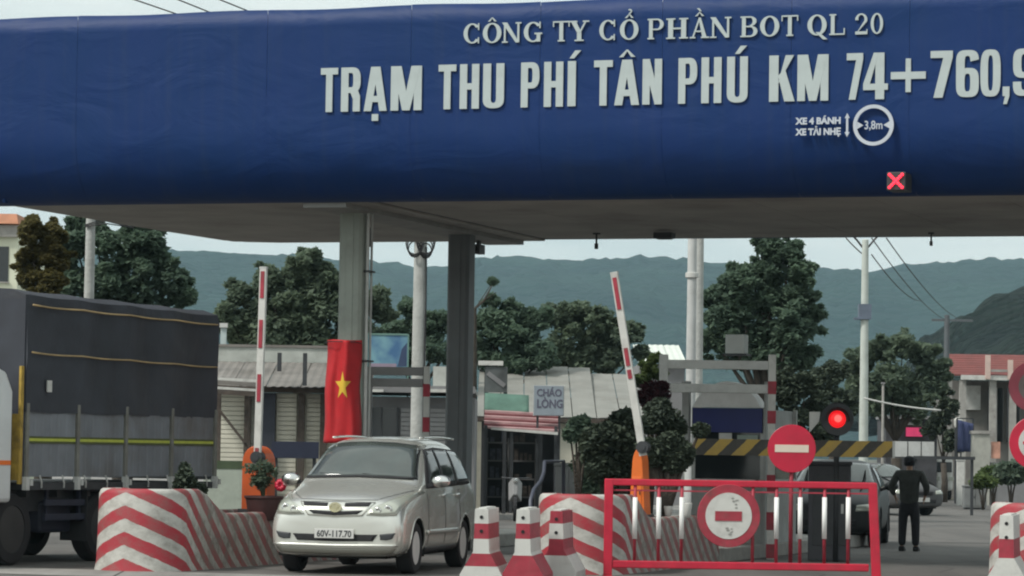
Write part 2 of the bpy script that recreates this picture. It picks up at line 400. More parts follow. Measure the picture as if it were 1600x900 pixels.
# ================================================================== TREES
LM = {'deep': leaf_mat('leaves_deep_green', (.088,.135,.105), (.165,.24,.16)),
      'fresh': leaf_mat('leaves_fresh_green', (.045,.08,.028), (.17,.22,.08)),
      'olive': leaf_mat('leaves_olive_brown', (.085,.08,.03), (.18,.155,.06)),
      'dull': leaf_mat('leaves_dull_green', (.10,.14,.108), (.185,.24,.155)),
      'clip': leaf_mat('leaves_clipped_dark', (.042,.058,.044), (.09,.115,.075), .15),
      'maroon': leaf_mat('leaves_maroon', (.04,.015,.02), (.11,.04,.05))}
M_bark = mat('bark', (.06, .05, .04), .95, var=.3, scale=5, bump=.6)
def leaves(mb, c, rad, n, size, rng, hollow=.35):
    for _ in range(n):
        while True:
            p = Vector((rng.uniform(-1,1), rng.uniform(-1,1), rng.uniform(-1,1)))
            if hollow < p.length < 1: break
        q = Vector((c[0]+p.x*rad[0], c[1]+p.y*rad[1], c[2]+p.z*rad[2]))
        a = Vector((rng.gauss(0,1), rng.gauss(0,1), rng.gauss(0,.6))).normalized()
        b = a.cross(Vector((rng.gauss(0,.6), rng.gauss(0,.6), 1))).normalized()
        s = size*rng.uniform(.35, 1.55); a = a*s; b = b*s*.55
        o = len(mb.v); mb.v += [tuple(q-a), tuple(q+b*1.0), tuple(q+a), tuple(q-b)]; mb.f.append((o, o+1, o+2, o+3)); mb.mi.append(0)
def tree(name, label, D, blobs, leaf, base_px, n=260, size=.16, trunk_r=.16, cat='tree', group=None, depth=1.0, clump=6, base_z=0.0, seed=1):
    """blobs: (px, py, r_px) circles of crown at depth D; each is filled with small clumps of leaves"""
    rng = random.Random(seed)
    base = Vector((XW(base_px, D), D, base_z)); s = FPX/D
    t = thing(name, label, cat, base, 0, group)
    cr = MB(); tk = MB()
    tot = []
    for px, py, r in blobs:
        c = W(px, py, D); rr = r/s
        c = Vector((c.x, D+rng.uniform(-.5, .5)*rr*depth, c.z))-base; tot.append((c, rr))
        for _ in range(clump):
            a = Vector((rng.gauss(0,1), rng.gauss(0,1), rng.gauss(0,1))).normalized()*rng.uniform(.35, .95)*rr
            cr_ = rr*rng.uniform(.22, .5)
            leaves(cr, c+Vector((a.x, a.y*depth, a.z*.85)), (cr_, cr_, cr_*.7), int(n*rng.uniform(.7, 1.3)/clump*7), size*.47, rng, .05)
        for _ in range(3):
            a = Vector((rng.gauss(0,1), rng.gauss(0,1), rng.gauss(0,1))).normalized()*rng.uniform(.95, 1.25)*rr
            leaves(cr, c+Vector((a.x, a.y*depth, a.z*.85)), (rr*.2, rr*.2, rr*.14), int(n*.3), size*.5, rng, 0)
        leaves(cr, c, (rr*.8, rr*.8*depth, rr*.75), int(n*2.2), size*.5, rng, 0)
    lo = min(c.z-r for c, r in tot); top = max(c.z for c, r in tot)
    fork = Vector((rng.uniform(-.1,.1), 0, max(lo*.8, .3)))
    tk.tube([(0,0,-.05), (0.04,0,fork.z*.5), fork], [trunk_r*1.25, trunk_r, trunk_r*.85], 8)
    for c, rr in tot:
        mid = fork.lerp(c, .5)+Vector((0,0,-.15*rr))
        tk.tube([fork, mid, c], [trunk_r*.4, trunk_r*.22, trunk_r*.06], 6)
    build('trunk', tk, M_bark, t, smooth=True)
    build('crown', cr, LM[leaf], t)
    return t

tree('leafy_tree', 'wide dark green tree spreading above the covered truck, far left', 66,
     [(120,385,34),(150,360,26),(185,395,44),(215,372,30),(240,405,36),(265,440,34),(215,445,44),(160,440,40),(290,462,22),(235,480,36),(120,440,34),(70,470,40),(180,490,50),(125,352,20),(205,352,18),(238,378,24)], 'deep', 190, 330, .14, .2, seed=3)
tree('brown_tree', 'olive brown tree behind the truck, left of the pale concrete pole', 62,
     [(48,360,24),(80,365,26),(60,395,28),(88,402,24),(45,430,26),(80,440,28),(62,470,28),(95,370,12)], 'olive', 66, 420, .11, .16, seed=4)
tree('leafy_tree', 'broad tree with pale sunlit top, left of the column with the flag', 84,
     [(480,445,26),(465,500,40),(485,470,30),(380,520,36),(480,408,24),(458,430,22),(505,425,24),(420,440,30),(375,458,24),(395,485,40),(450,480,46),(500,470,40),(545,480,44),(590,465,24),(355,500,30),(420,520,44),(490,525,46),(555,520,40),(540,440,20),(600,490,18)], 'dull', 470, 330, .18, .24, seed=5)
tree('leafy_tree', 'fresh green crown poking out above the broad tree on the left', 88,
     [(478,400,14),(462,418,18),(490,420,20),(510,438,16),(470,440,22)], 'fresh', 476, 330, .14, .12, seed=15)
tree('small_tree', 'dark green tree between the flag column and the second column', 88,
     [(640,480,20),(615,520,30),(660,510,26),(690,500,24),(680,545,30),(630,550,30),(770,440,5)], 'deep', 650, 260, .17, .14, seed=6)
tree('leafy_tree', 'low tree with horizontal branches, right of the dark second column', 92,
     [(765,500,28),(800,485,20),(790,520,34),(830,500,26),(750,540,30),(820,535,36),(770,470,12),(850,492,14),(760,560,30),(800,565,30),(845,555,34)], 'deep', 790, 300, .18, .16, seed=7)
tree('leafy_tree', 'brownish green tree behind the grey tin roof, middle of picture', 96,
     [(870,495,26),(905,490,30),(940,500,28),(885,530,36),(930,535,36),(970,525,28),(960,555,26),(995,520,13),(1000,550,14),(870,560,30),(910,562,30),(945,565,30)], 'dull', 910, 300, .18, .18, seed=8)
tree('tall_tree', 'tall dense green tree right of the twin poles', 80,
     [(1205,385,24),(1235,395,22),(1210,420,34),(1250,425,26),(1180,430,26),(1150,450,34),(1120,460,22),(1200,465,44),(1245,465,36),(1265,490,22),(1130,495,36),(1180,510,46),(1235,515,44),(1115,530,22),(1150,545,40),(1215,555,46),(1255,560,26),(1145,422,10),(1190,376,12)], 'deep', 1195, 360, .17, .26, seed=9)
tree('round_tree', 'bright green rounded tree behind the slim white pole on the right', 112,
     [(1350,560,28),(1380,545,26),(1410,540,28),(1440,555,28),(1465,580,22),(1345,600,28),(1390,590,40),(1440,600,34),(1370,630,30),(1420,630,34),(1330,580,14)], 'dull', 1400, 320, .2, .2, seed=10)
tree('dark_tree', 'dark tree by the bright green rounded tree, under its left side', 105,
     [(1300,580,22),(1290,610,26),(1325,625,24),(1310,645,24),(1275,590,18)], 'clip', 1300, 260, .18, .14, seed=11)
tree('small_tree', 'yellowish green small tree next to the left end of the pale toll frame', 62,
     [(1015,575,16),(1005,595,15),(1030,585,12),(1022,560,10)], 'fresh', 1012, 260, .09, .07, seed=12)
tree('small_tree', 'dark tree standing left of the red tiled house', 118,
     [(1470,610,18),(1480,640,22),(1462,665,20),(1485,690,18)], 'clip', 1475, 220, .18, .12, seed=13)
tree('dark_tree', 'dark leafy clump behind the red banded frame post, left of the red lamp', 72,
     [(1230,620,26),(1255,600,26),(1275,640,28),(1240,655,28),(1225,590,16),(1285,675,22),(1250,690,24)], 'clip', 1250, 300, .16, .12, seed=14)
# a bare twisted branch of a tree near column 2, seen against the hills
# ================================================================== TOLL GANTRY
GO = Vector((-7.94, 49.6, 0)); GU = Vector((.949, -.315, 0)); GV = Vector((.315, .949, 0)); GA = -math.atan2(.315, .949)
ZS = 5.39; ZT = 8.25; GD = 9.6; GU0 = -.75; GU1 = 31.0
gantry = thing('toll_gantry', 'long toll plaza canopy with rounded dark blue fascia and white Vietnamese lettering', 'canopy', GO, GA)
def face_uv(px, py):
    """photo pixel -> (u,z) on the front face of the gantry"""
    d = F0 + CR*((px-800)/FPX) + CU*((450-py)/FPX); o = Vector((0,0,CAMZ))
    t = (GO-o).dot(GV)/d.dot(GV); p = o+d*t
    return (p-GO).dot(GU), p.z
def banner_mat():
    m = bpy.data.materials.new('blue_banner_sheet'); m.use_nodes = True
    n = m.node_tree.nodes; l = m.node_tree.links; b = n['Principled BSDF']
    b.inputs['Roughness'].default_value = .5; b.inputs['Specular IOR Level'].default_value = .18
    g = n.new('ShaderNodeObjectInfo'); tc = n.new('ShaderNodeTexCoord')
    r = n.new('ShaderNodeValToRGB')
    r.color_ramp.elements[0].color = (.0055,.034,.115,1); r.color_ramp.elements[1].color = (.012,.034,.145,1)
    nz = n.new('ShaderNodeTexNoise'); nz.inputs['Scale'].default_value = .55; nz.inputs['Detail'].default_value = 8; nz.inputs['Roughness'].default_value = .65
    l.new(tc.outputs['Object'], nz.inputs['Vector']); l.new(nz.outputs['Fac'], r.inputs[0]); mps = n.new('ShaderNodeMapping'); mps.inputs['Scale'].default_value = (5, 1, .22); l.new(tc.outputs['Object'], mps.inputs[0])
    sk = n.new('ShaderNodeTexNoise'); sk.inputs['Scale'].default_value = 1.4; sk.inputs['Detail'].default_value = 6; l.new(mps.outputs[0], sk.inputs['Vector'])
    kr = n.new('ShaderNodeMapRange'); kr.inputs[1].default_value = .5; kr.inputs[2].default_value = .8; kr.inputs[4].default_value = .30; l.new(sk.outputs['Fac'], kr.inputs[0])
    km = n.new('ShaderNodeMixRGB'); km.inputs[2].default_value = (.035, .055, .11, 1); l.new(kr.outputs[0], km.inputs[0]); l.new(r.outputs[0], km.inputs[1]); l.new(km.outputs[0], b.inputs['Base Color'])
    mp = n.new('ShaderNodeMapping'); mp.inputs['Scale'].default_value = (.5, 1, 1.0); mp.inputs['Rotation'].default_value = (0, .5, 0)
    l.new(tc.outputs['Object'], mp.inputs[0])
    z2 = n.new('ShaderNodeTexNoise'); z2.inputs['Scale'].default_value = 1.3; z2.inputs['Detail'].default_value = 4; z2.inputs['Distortion'].default_value = 1.2
    l.new(mp.outputs[0], z2.inputs['Vector'])
    bp = n.new('ShaderNodeBump'); bp.inputs['Strength'].default_value = .5; bp.inputs['Distance'].default_value = .06
    l.new(z2.outputs['Fac'], bp.inputs['Height']); l.new(bp.outputs[0], b.inputs['Normal'])
    return m
M_blue = banner_mat()
RB = .78
def fascia_profile():
    p = []
    for i in range(13):                       # rounded lower edge, from the soffit outwards and up
        a = math.pi/2*i/12
        p.append((RB-RB*math.sin(a), ZS+1.05-1.05*math.cos(a)))
    for z in (6.75, 7.1, 7.6, 8.0, ZT): p.append((0.0, z))
    p.append((.12, ZT+.02))
    return p
FP_ = fascia_profile()
seams_px = [118, 415, 640, 842, 1033, 1235, 1420]
seams = [GU0]+[face_uv(px, 200)[0] for px in seams_px]
while seams[-1] < GU1-2.5: seams.append(seams[-1]+2.35)
seams.append(GU1)
rng = random.Random(5)
for a, b in zip(seams, seams[1:]):
    g = MB(); rows = []; nn = 14
    jt = rng.uniform(-.02, .02)
    for v, z in FP_:
        row = []
        for i in range(nn+1):
            t = i/nn; u = a+.002+(b-a-.004)*t
            wv = .5*abs(mn.noise(Vector((u*.9, z*1.3, 3))))*.035+.5*abs(mn.noise(Vector((u*.4+z*.7, z*.4, 9))))*.035
            edge = 1
            row.append((u, v+wv*edge*(1 if v < .5 else .3)+.004, z+(jt+.012*math.sin(u*2.1) if z >= ZT else 0)))
        rows.append(row)
    g.grid(rows)
    o = build('fascia_panel', g, M_blue, gantry, smooth=True)
# left end return and rear fascia, roof
g = MB(); g.box(-.24, -.20, RB*.6, GD, ZS+.03, ZT-.02); build('side_fascia', g, M_blue, gantry)
g = MB(); g.box(-.20, GU1, GD-.02, GD+.04, ZS+.03, ZT-.02); build('rear_fascia', g, M_blue, gantry)
g = MB(); g.box(-.17, GU1-.03, .05, GD-.04, ZT-.12, ZT-.04); build('roof_deck', g, M_pale, gantry)
M_soff = mat('soffit_sheet', (.33,.315,.295), .75, var=.14, scale=.9, bump=.15, bscale=2.0, dirt=.45)
# soffit: long cladding sheets with recessed joints; rear-left corner cut round
us = [-.20, 1.6, 3.3, 5.0, 5.8]
while us[-1] < GU1-2: us.append(us[-1]+1.9)
us.append(GU1-.02)
for i, (a, b) in enumerate(zip(us, us[1:])):
    dz = .035 if a >= 5.7 else 0
    vs = [RB-.03, 3.1, 6.3, GD-.03]
    for va, vb in zip(vs, vs[1:]):
        g = MB()
        if i == 0 and vb > 9:
            poly = [(a+.004, va), (b-.004, va), (b-.004, vb), (a+.9, vb), (a+.35, vb-.25), (a+.1, vb-.7)]
        else: poly = [(a+.004, va+.004), (b-.004, va+.004), (b-.004, vb-.004), (a+.004, vb-.004)]
        g.prism(poly, ZS+dz, ZS+dz+.03, 'z'); build('soffit_panel', g, M_soff, gantry)
g = MB(); g.box(4.72, 5.42, RB, GD-.1, ZS-.07, ZS-.002); build('soffit_beam', g, mat('grey_beam', (.25,.25,.24), .7, var=.15), gantry)

# --- lettering -----------------------------------------------------------------
M_let = mat('letter_face', (.44,.50,.50), .45, var=.07, scale=3, dirt=.15)
def glyph(ch):
    """strokes in a unit box, as a list of (kind, args)"""
    q = []
    def r(x0, z0, x1, z1): q.append(('p', [(x0,z0),(x1,z0),(x1,z1),(x0,z1)]))
    def p(*pts): q.append(('p', list(pts)))
    def a(cx, cz, rx0, rz0, rx1, rz1, a0, a1, e=.75): q.append(('a', (cx,cz,rx0,rz0,rx1,rz1,a0,a1,e)))
    B = .375; T = .15
    if ch == 'T': r(0,1-T,1,1); r(.5-B/2,0,.5+B/2,1-T)
    elif ch == 'H': r(0,0,B,1); r(1-B,0,1,1); r(B,.43,1-B,.57)
    elif ch == 'U': r(0,.22,B,1); r(1-B,.22,1,1); a(.5,.22,.5-B,.10,.5,.22,math.pi,2*math.pi)
    elif ch in 'PR':
        r(0,0,B,1); r(B,1-.125,.55,1); r(B,.42,.55,.55); a(.55,.71,.45-B+.0,.16,.45,.29,-math.pi/2,math.pi/2)
        if ch == 'R': p((.42,.43),(.72,.43),(1.02,0),(.68,0)) if False else (r(.62,0,.98,.36), p((.5,.42),(.62,.28),(.98,.34),(.85,.5)))
    elif ch == 'I': r(0,0,1,1)
    elif ch == 'A': p((-.02,0),(.31,0),(.62,1),(.29,1)); p((.69,0),(1.02,0),(.71,1),(.38,1)); r(.27,.2,.73,.34)
    elif ch == 'N': r(0,0,B,1); r(1-B,0,1,1); p((.0+.02,1),(.36,1),(.98,0),(.64,0))
    elif ch == 'M': r(0,0,.25,1); r(.75,0,1,1); p((.04,1),(.34,1),(.62,0),(.38,0)); p((.66,1),(.96,1),(.62,0),(.38,0))
    elif ch == 'K': r(0,0,B,1); p((B-.03,.36),(B+.13,.52),(1,1),(.66,1)); p((.36,.56),(.64,.70),(1.04,0),(.62,0))
    elif ch == '7': r(0,1-.15,1,1); p((.58,.86),(1,.86),(.55,0),(.14,0))
    elif ch == '4': r(.49,0,.85,1); r(0,.2,1,.335); p((0,.335),(.27,.335),(.62,1),(.42,1))
    elif ch == '+': r(0,.42,1,.575); r(.425,.14,.575,.86)
    elif ch == '0': a(.5,.5,.5-B,.375,.5,.5,0,2*math.pi,.6)
    elif ch in '69':
        f = (lambda z: z) if ch == '6' else (lambda z: 1-z)
        a(.5,f(.31),.5-B,.19,.5,.31,0,2*math.pi,.6)
        x6 = 0 if ch == '6' else 1-B
        q.append(('p', [(x6,f(.3)),(x6+B,f(.3)),(x6+B,f(.7)),(x6,f(.7))]))
        a(.5,f(.7),.5-B,.175,.5,.30,(0.15 if ch == '6' else math.pi),(math.pi if ch == '6' else 2*math.pi-.15),.6)
    elif ch == ',': r(0,0,1,.2); p((.35,0),(1,0),(.62,-.17),(.1,-.17))
    return q
def sglyph(ch):
    """serif letters"""
    q = []
    def r(x0, z0, x1, z1): q.append(('p', [(x0,z0),(x1,z0),(x1,z1),(x0,z1)]))
    def p(*pts): q.append(('p', list(pts)))
    def a(cx, cz, rx0, rz0, rx1, rz1, a0, a1, e=1.0): q.append(('a', (cx,cz,rx0,rz0,rx1,rz1,a0,a1,e)))
    S = .07; k = .22
    def stem(x, wd=k, s=.09): r(x,0,x+wd,1); r(x-s,0,x+wd+s,S); r(x-s,1-S,x+wd+s,1)
    pi = math.pi
    if ch == 'C': a(.52,.5,.28,.43,.52,.5,.22*pi,1.78*pi); r(.86,.66,.93,1.0); r(.86,0,.93,.3)
    elif ch == 'G': a(.52,.5,.28,.43,.52,.5,.22*pi,1.72*pi); r(.86,.68,.93,1.0); r(.72,.02,.92,.44); r(.6,.38,1.02,.46)
    elif ch == 'O': a(.5,.5,.26,.43,.5,.5,0,2*pi)
    elif ch == 'Q': a(.5,.5,.26,.43,.5,.5,0,2*pi); p((.42,.16),(.6,.16),(1.05,-.2),(.82,-.2))
    elif ch == 'N': r(.1,0,.19,1); r(0,0,.3,S); r(.8,0,.9,1); r(.7,1-S,1,1); p((.0,1),(.26,1),(.9,0),(.72,0))
    elif ch == 'T': stem(.39); r(.02,1-S,.98,1); r(.02,.72,.08,1); r(.92,.72,.98,1)
    elif ch == 'Y': r(.39,0,.61,.46); r(.27,0,.73,S); p((.06,1),(.32,1),(.61,.42),(.39,.42)); p((.80,1),(.89,1),(.58,.42),(.48,.42)); r(0,1-S,.4,1); r(.68,1-S,1,1)
    elif ch == 'P': stem(.1); r(.3,1-S,.6,1); r(.3,.44,.6,.51); a(.58,.72,.18,.21,.40,.28,-pi/2,pi/2)
    elif ch == 'B': stem(.1); r(.3,1-S,.6,1); r(.3,.47,.6,.54); r(.3,0,.6,S); a(.56,.76,.16,.18,.38,.24,-pi/2,pi/2); a(.58,.27,.19,.2,.42,.27,-pi/2,pi/2)
    elif ch == 'H': stem(.1); stem(.68); r(.3,.46,.7,.54)
    elif ch == 'A': p((.08,0),(.17,0),(.55,1),(.46,1)); p((.66,0),(.9,0),(.56,1),(.44,1)); r(.25,.3,.72,.37); r(-.02,0,.28,S); r(.58,0,1.02,S)
    elif ch == 'L': stem(.1); r(.3,0,.94,S); r(.87,0,.94,.32)
    elif ch == '2': a(.48,.71,.24,.22,.44,.29,-.12*pi,pi); p((.06,0),(.22,.12),(.92,.62),(.72,.66)) ; r(.04,0,.94,.14); r(.87,.0,.94,.24); r(.04,.68,.26,.8)
    elif ch == '0': a(.5,.5,.24,.43,.46,.5,0,2*pi)
    return q
def accent(kind, w, h, cap):
    """in absolute metres above/below a letter w wide and cap high; h = accent height"""
    c = w/2; q = []
    def p(*pts): q.append(('p', list(pts)))
    z = cap+h*.25; t = h*.42
    if kind in ('circ', 'circhook', 'circgrave'):
        p((c-h*.8, z),(c-h*.8+t, z),(c+t*.1, z+h*.62),(c-t*.1, z+h*.72)); p((c+h*.8-t, z),(c+h*.8, z),(c+t*.1, z+h*.72),(c-t*.1, z+h*.62))
    if kind == 'acute': p((c-h*.25, z),(c+h*.2, z),(c+h*.9, z+h*.75),(c+h*.3, z+h*.75))
    if kind == 'dot': p((c-h*.33, -h*.95),(c+h*.33, -h*.95),(c+h*.33, -h*.3),(c-h*.33, -h*.3))
    if kind == 'circhook':
        z2 = z+h*.75; q.append(('a', (c+h*.1, z2+h*.42, h*.15, h*.15, h*.38, h*.38, -.5*math.pi, .8*math.pi, 1))); p((c-h*.05, z2-h*.12),(c+h*.2, z2-h*.12),(c+h*.2, z2+h*.12),(c-h*.05, z2+h*.12))
    if kind == 'circgrave':
        z2 = z+h*.8; p((c-h*.5, z2+h*.55),(c-h*.05, z2+h*.55),(c+h*.35, z2),(c+h*.05, z2))
    return q
def letter(ch, x0, x1, base, cap, fn, acc=None, ah=.12, dep=.006):
    g = MB(); w_ = x1-x0; k = 0
    def put(strokes, sx, sz):
        nonlocal k
        for kind, ar in strokes:
            y0 = -dep-.0008*k; k += 1
            if kind == 'p': g.prism([(a*sx, b*sz) for a, b in ar], y0, .012)
            else:
                cx, cz, rx0, rz0, rx1, rz1, a0, a1, e = ar
                g.ring((cx*sx, cz*sz), rx0*sx, rx1*sx, y0, .012, 28, a0, a1, e, rz0=rz0*sz, rz1=rz1*sz)
    put(fn(ch), w_, cap)
    if acc: put(accent(acc, w_, ah, cap), 1, 1)
    return build('letter', g, M_let, gantry, (x0, -.012, base))
row2 = [('T',501,529),('R',533,564.5),('A',569.5,605,'dot'),('M',610.7,660),('T',685,713.6),('H',718.5,749.6),('U',754.8,788.6),('P',814,843.7),('H',850,880.8),('I',887,900.5,'acute'),
        ('T',928,958),('A',961,999,'circ'),('N',1004,1035),('P',1060,1090),('H',1096,1128),('U',1136,1169,'acute'),('K',1202,1241),('M',1246,1295),('7',1323,1349),('4',1349,1388),('+',1392,1447),
        ('7',1454,1489),('6',1494,1530),('0',1532,1564),(',',1567,1578),('9',1583,1618)]
for e in row2:
    u0, z0 = face_uv(e[1], 175-.0215*(e[1]-510)); u1, z1 = face_uv(e[2], 106)
    bz = face_uv((e[1]+e[2])/2, 175-.0235*(e[1]-510))[1]; cap = .665
    letter(e[0], u0, u1, bz, cap, glyph, e[3] if len(e) > 3 else None, .155)
row1 = [('C',725,751),('O',755,784,'circ'),('N',785,815),('G',819,847),('T',864,891),('Y',890,921),('C',937,963),('O',969,998,'circhook'),('P',1012,1038),('H',1041,1076),('A',1079,1108,'circgrave'),('N',1110,1143),
        ('B',1157,1184),('O',1188,1218),('T',1221,1248),('Q',1262,1292),('L',1296,1322),('2',1336,1357),('0',1360,1381)]
for e in row1:
    u0, _ = face_uv(e[1], 60); u1, _ = face_uv(e[2], 60)
    bz = face_uv((e[1]+e[2])/2, 68-.0235*(e[1]-735))[1]
    letter(e[0], u0, u1, bz, .30, sglyph, e[3] if len(e) > 3 else None, .085, .010)
# limit sign printed on the banner
M_prt = mat('white_print', (.50,.54,.60), .5, var=.05)
for s, py in (('XE 4 BÁNH', 194), ('XE TẢI NHẸ', 211)):
    u, z = face_uv(1280, py); text_obj('lettering', s, .128, M_prt, gantry, (u, -.045, z), bold=.006, sx=1.02 if '4' in s else .94)
u, z = face_uv(1366, 196); ur = face_uv(1366, 163)[1]-z
g = MB(); g.ring((0,0), ur*.80, ur*.97, -.03, .0, 48)
for sgn in (-1, 1): g.prism([(sgn*ur*.82, .06), (sgn*ur*.82, -.06), (sgn*ur*.48, 0)], -.024, 0)
build('width_limit_symbol', g, M_prt, gantry, (u, -.03, z))
text_obj('lettering', '3,8m', .17, M_prt, gantry, (u, -.045, z-.055), bold=.002, sx=.8)
u2, z2 = face_uv(1325, 196); g = MB(); g.box(-.015, .015, -.02, 0, -.13, .13); g.prism([(-.035,-.10),(.035,-.10),(0,-.17)], -.022, 0); g.prism([(-.035,.10),(.035,.10),(0,.17)], -.022, 0)
build('height_arrow', g, M_prt, gantry, (u2, -.035, z2))

# lane signal with red cross on the fascia
u, z = face_uv(1403, 284)
P = GO+GU*u-GV*.12
sgl = thing('lane_signal', 'small lit red cross lane signal under the round limit symbol', 'signal', (P.x, P.y, z), GA)
g = MB(); g.box(-.135,.135,.0,.45,-.13,.13); build('housing', g, M_dark, sgl, bevel=.01)
M_led = mat('lit_red_led', (.4,.01,.02), .4, var=0, emit=(1,.03,.06), est=2.4)
g = MB()
for k in range(-3, 4):
    for sgn in (-1, 1):
        if k or sgn > 0: g.lathe([(.024,-.018),(.019,-.03),(0,-.034)], 8, 'y', (k*.030, 0, k*.030*sgn))
build('led_cross', g, M_led, sgl)

# columns ------------------------------------------------------------------------
M_col1 = mat('column_grey_green', (.30,.33,.29), .6, var=.14, scale=1.4, dirt=.45)
M_col2 = mat('column_dark_grey', (.125,.135,.14), .6, var=.2, scale=1.4, dirt=.3)
def column(name, label, px, D, m, extra=True):
    p = W(px, 600, D); t = thing(name, label, 'column', (p.x, D, 0), GA)
    g = MB(); a = .195; c = .05
    prf = [(-a+c,-a),(a-c,-a),(a,-a+c),(a,a-c),(a-c,a),(-a+c,a),(-a,a-c),(-a,-a+c)]
    g.prism(prf, 0, ZS-.002, 'z'); g.box(-.06,.06,-a-.012,-a,.3,ZS-.1)
    build('shaft', g, m, t, bevel=.008)
    g = MB(); g.box(-.3,.3,-.3,.3,0,.25); build('base_plate', g, M_conc, t, bevel=.02)
    if extra:
        g = MB(); g.tube([(a+.05,-.05,0.3),(a+.05,-.05,ZS-.01)], .028, 8); g.tube([(a+.05,.12,.3),(a+.05,.12,ZS-.01)], .02, 8); build('conduit', g, M_pale, t)
        g = MB()
        for z in (1.6,3.0,4.4): g.box(a-.01,a+.1,-.09,.16,z,z+.03)
        build('pipe_clamp', g, M_dark, t)
    return t
column('gantry_column', 'grey green steel column with the red star flag tied to it', 550, 50.0, M_col1)
column('gantry_column', 'bare dark grey steel column right of the flag column', 718, 54.6, M_col2, False)
p3 = GO+GU*18.6+GV*.6
for dv in (.8, 5.2):
    q = GO+GU*18.4+GV*dv; px = 800+FPX*q.x/q.y
    column('gantry_column', 'steel column at the right hand island, %s' % ('front one' if dv < 1 else 'rear one'), px, q.y, M_col2, False)

# flag ---------------------------------------------------------------------------
fl = thing('flag', 'red flag with yellow star wrapped on the grey green column', 'flag', (W(534,600,49.6).x, 49.6, 0), GA*.3)
z0, z1 = ZW(536, 692, 49.6), ZW(536, 531, 49.6); rows = []
for j in range(30):
    t = j/29; z = z0+(z1-z0)*t; row = []
    for i in range(22):
        s_ = i/21; half = .27+.02*(1-t)-.01*math.sin(t*3)
        x = -half+2*half*s_+.012*math.sin(t*9)+(-.02*(1-t) if s_ < .5 else .0)
        y = -.05-.05*math.sin(s_*9+t*2.2)-.02*math.sin(s_*17-t*3)+.26*(abs(s_-.5)*2)**2.6
        row.append((x, y, z+.015*math.sin(s_*7)*(t-.5)))
    rows.append(row)
g = MB().grid(rows); M_flag = mat('flag_red', (.50,.014,.02), .7, var=.1, scale=5)
fo = build('cloth', g, M_flag, fl, smooth=True); so = fo.modifiers.new('t', 'SOLIDIFY'); so.thickness = .004
bv = BVHTree.FromPolygons([Vector(v) for v in g.v], g.f)
sc_ = (W(534,603,49.6).x-fl.location.x+.02, ZW(534,603,49.6)); stp = []
for i in range(10):
    a = math.pi/2+i*math.pi/5; r_ = .20 if i % 2 == 0 else .08; stp.append((sc_[0]+r_*math.cos(a)*.66, sc_[1]+r_*1.15*math.sin(a)))
g = MB(); vs = []
def onflag(x, z):
    h = bv.ray_cast(Vector((x, -2, z)), Vector((0, 1, 0)))
    return (x, (h[0].y if h[0] else -.06)-.006, z)
ctr = sc_
for i in range(10):
    a, b = stp[i], stp[(i+1) % 10]; K = 5
    rws = [[onflag(ctr[0]+(a[0]+(b[0]-a[0])*s/4-ctr[0])*t/K, ctr[1]+(a[1]+(b[1]-a[1])*s/4-ctr[1])*t/K) for s in range(5)] for t in range(K+1)]
    g.grid(rws)
build('star', g, mat('flag_yellow', (.75,.50,.05), .7, var=.05), fl, smooth=True)
g = MB(); g.tube([(-.28,.1,z1-.05),(-.2,-.06,z1-.03),(.2,-.06,z1-.03),(.28,.1,z1-.05)], .008, 6); build('tie_cord', g, M_wire, fl)

# small fittings hanging from the soffit
def onsoffit(px, D): return Vector((XW(px, D), D, 0))
def hang_rod(px, py0, py1, D, label, wpx=6, name='hanging_rod', cat='bracket'):
    x = W(px, py0, D); t = thing(name, label, cat, (x.x, D, ZS), GA); L_ = ZS-ZW(px, py1, D); r = wpx/2*D/FPX
    g = MB(); g.box(-r*1.6,r*1.6,-r*1.6,r*1.6,-.03,-.002); g.tube([(0,0,-.02),(0,0,-L_*.7)], r*.55, 8); build('rod', g, M_dark, t)
    g = MB(); g.tube([(0,0,-L_*.66),(0,0,-L_)], r, 10); build('lamp_body', g, M_dark, t)
hang_rod(932, 372, 389, 54.5, 'thin dark rod hanging under the canopy, between the second column and the box', 6)
hang_rod(1455, 369, 384, 53.2, 'thin dark rod hanging under the canopy, above the slim white pole on the right', 5)
def camera_unit(px, D, label, wpx, py1):
    x = W(px, 380, D); t = thing('hanging_camera', label, 'camera', (x.x, D, ZS), GA); L_ = ZS-ZW(px, py1, D); r = wpx/2*D/FPX
    g = MB(); g.box(-r*.4,r*.4,-.05,.05,-L_*.5,-.002); build('bracket', g, M_dark, t)
    g = MB(); g.box(-r,r,-.16,.16,-L_,-L_*.45); build('camera_body', g, M_dark, t, bevel=.01)
    g = MB(); g.lathe([(r*.6,-.161),(r*.6,-.18),(r*.45,-.185),(0,-.185)], 12, 'y', (0,0,-L_*.72)); build('lens', g, M_glass, t)
camera_unit(748, 56.0, 'dark traffic camera hanging just right of the dark column', 12, 397)
camera_unit(574, 50.6, 'small dark camera beside the top of the flag column', 8, 385)
x = W(1038, 372, 54.2); t = thing('junction_box', 'flat dark box under the canopy edge left of the twin poles', 'box', (x.x, 54.2, ZS), GA)
g = MB(); g.box(-.16,.16,-.14,.14,-.1,-.002); build('case', g, M_dark, t, bevel=.01); g = MB(); g.box(-.12,.12,-.1,.1,-.115,-.1); build('lid', g, M_dark, t)

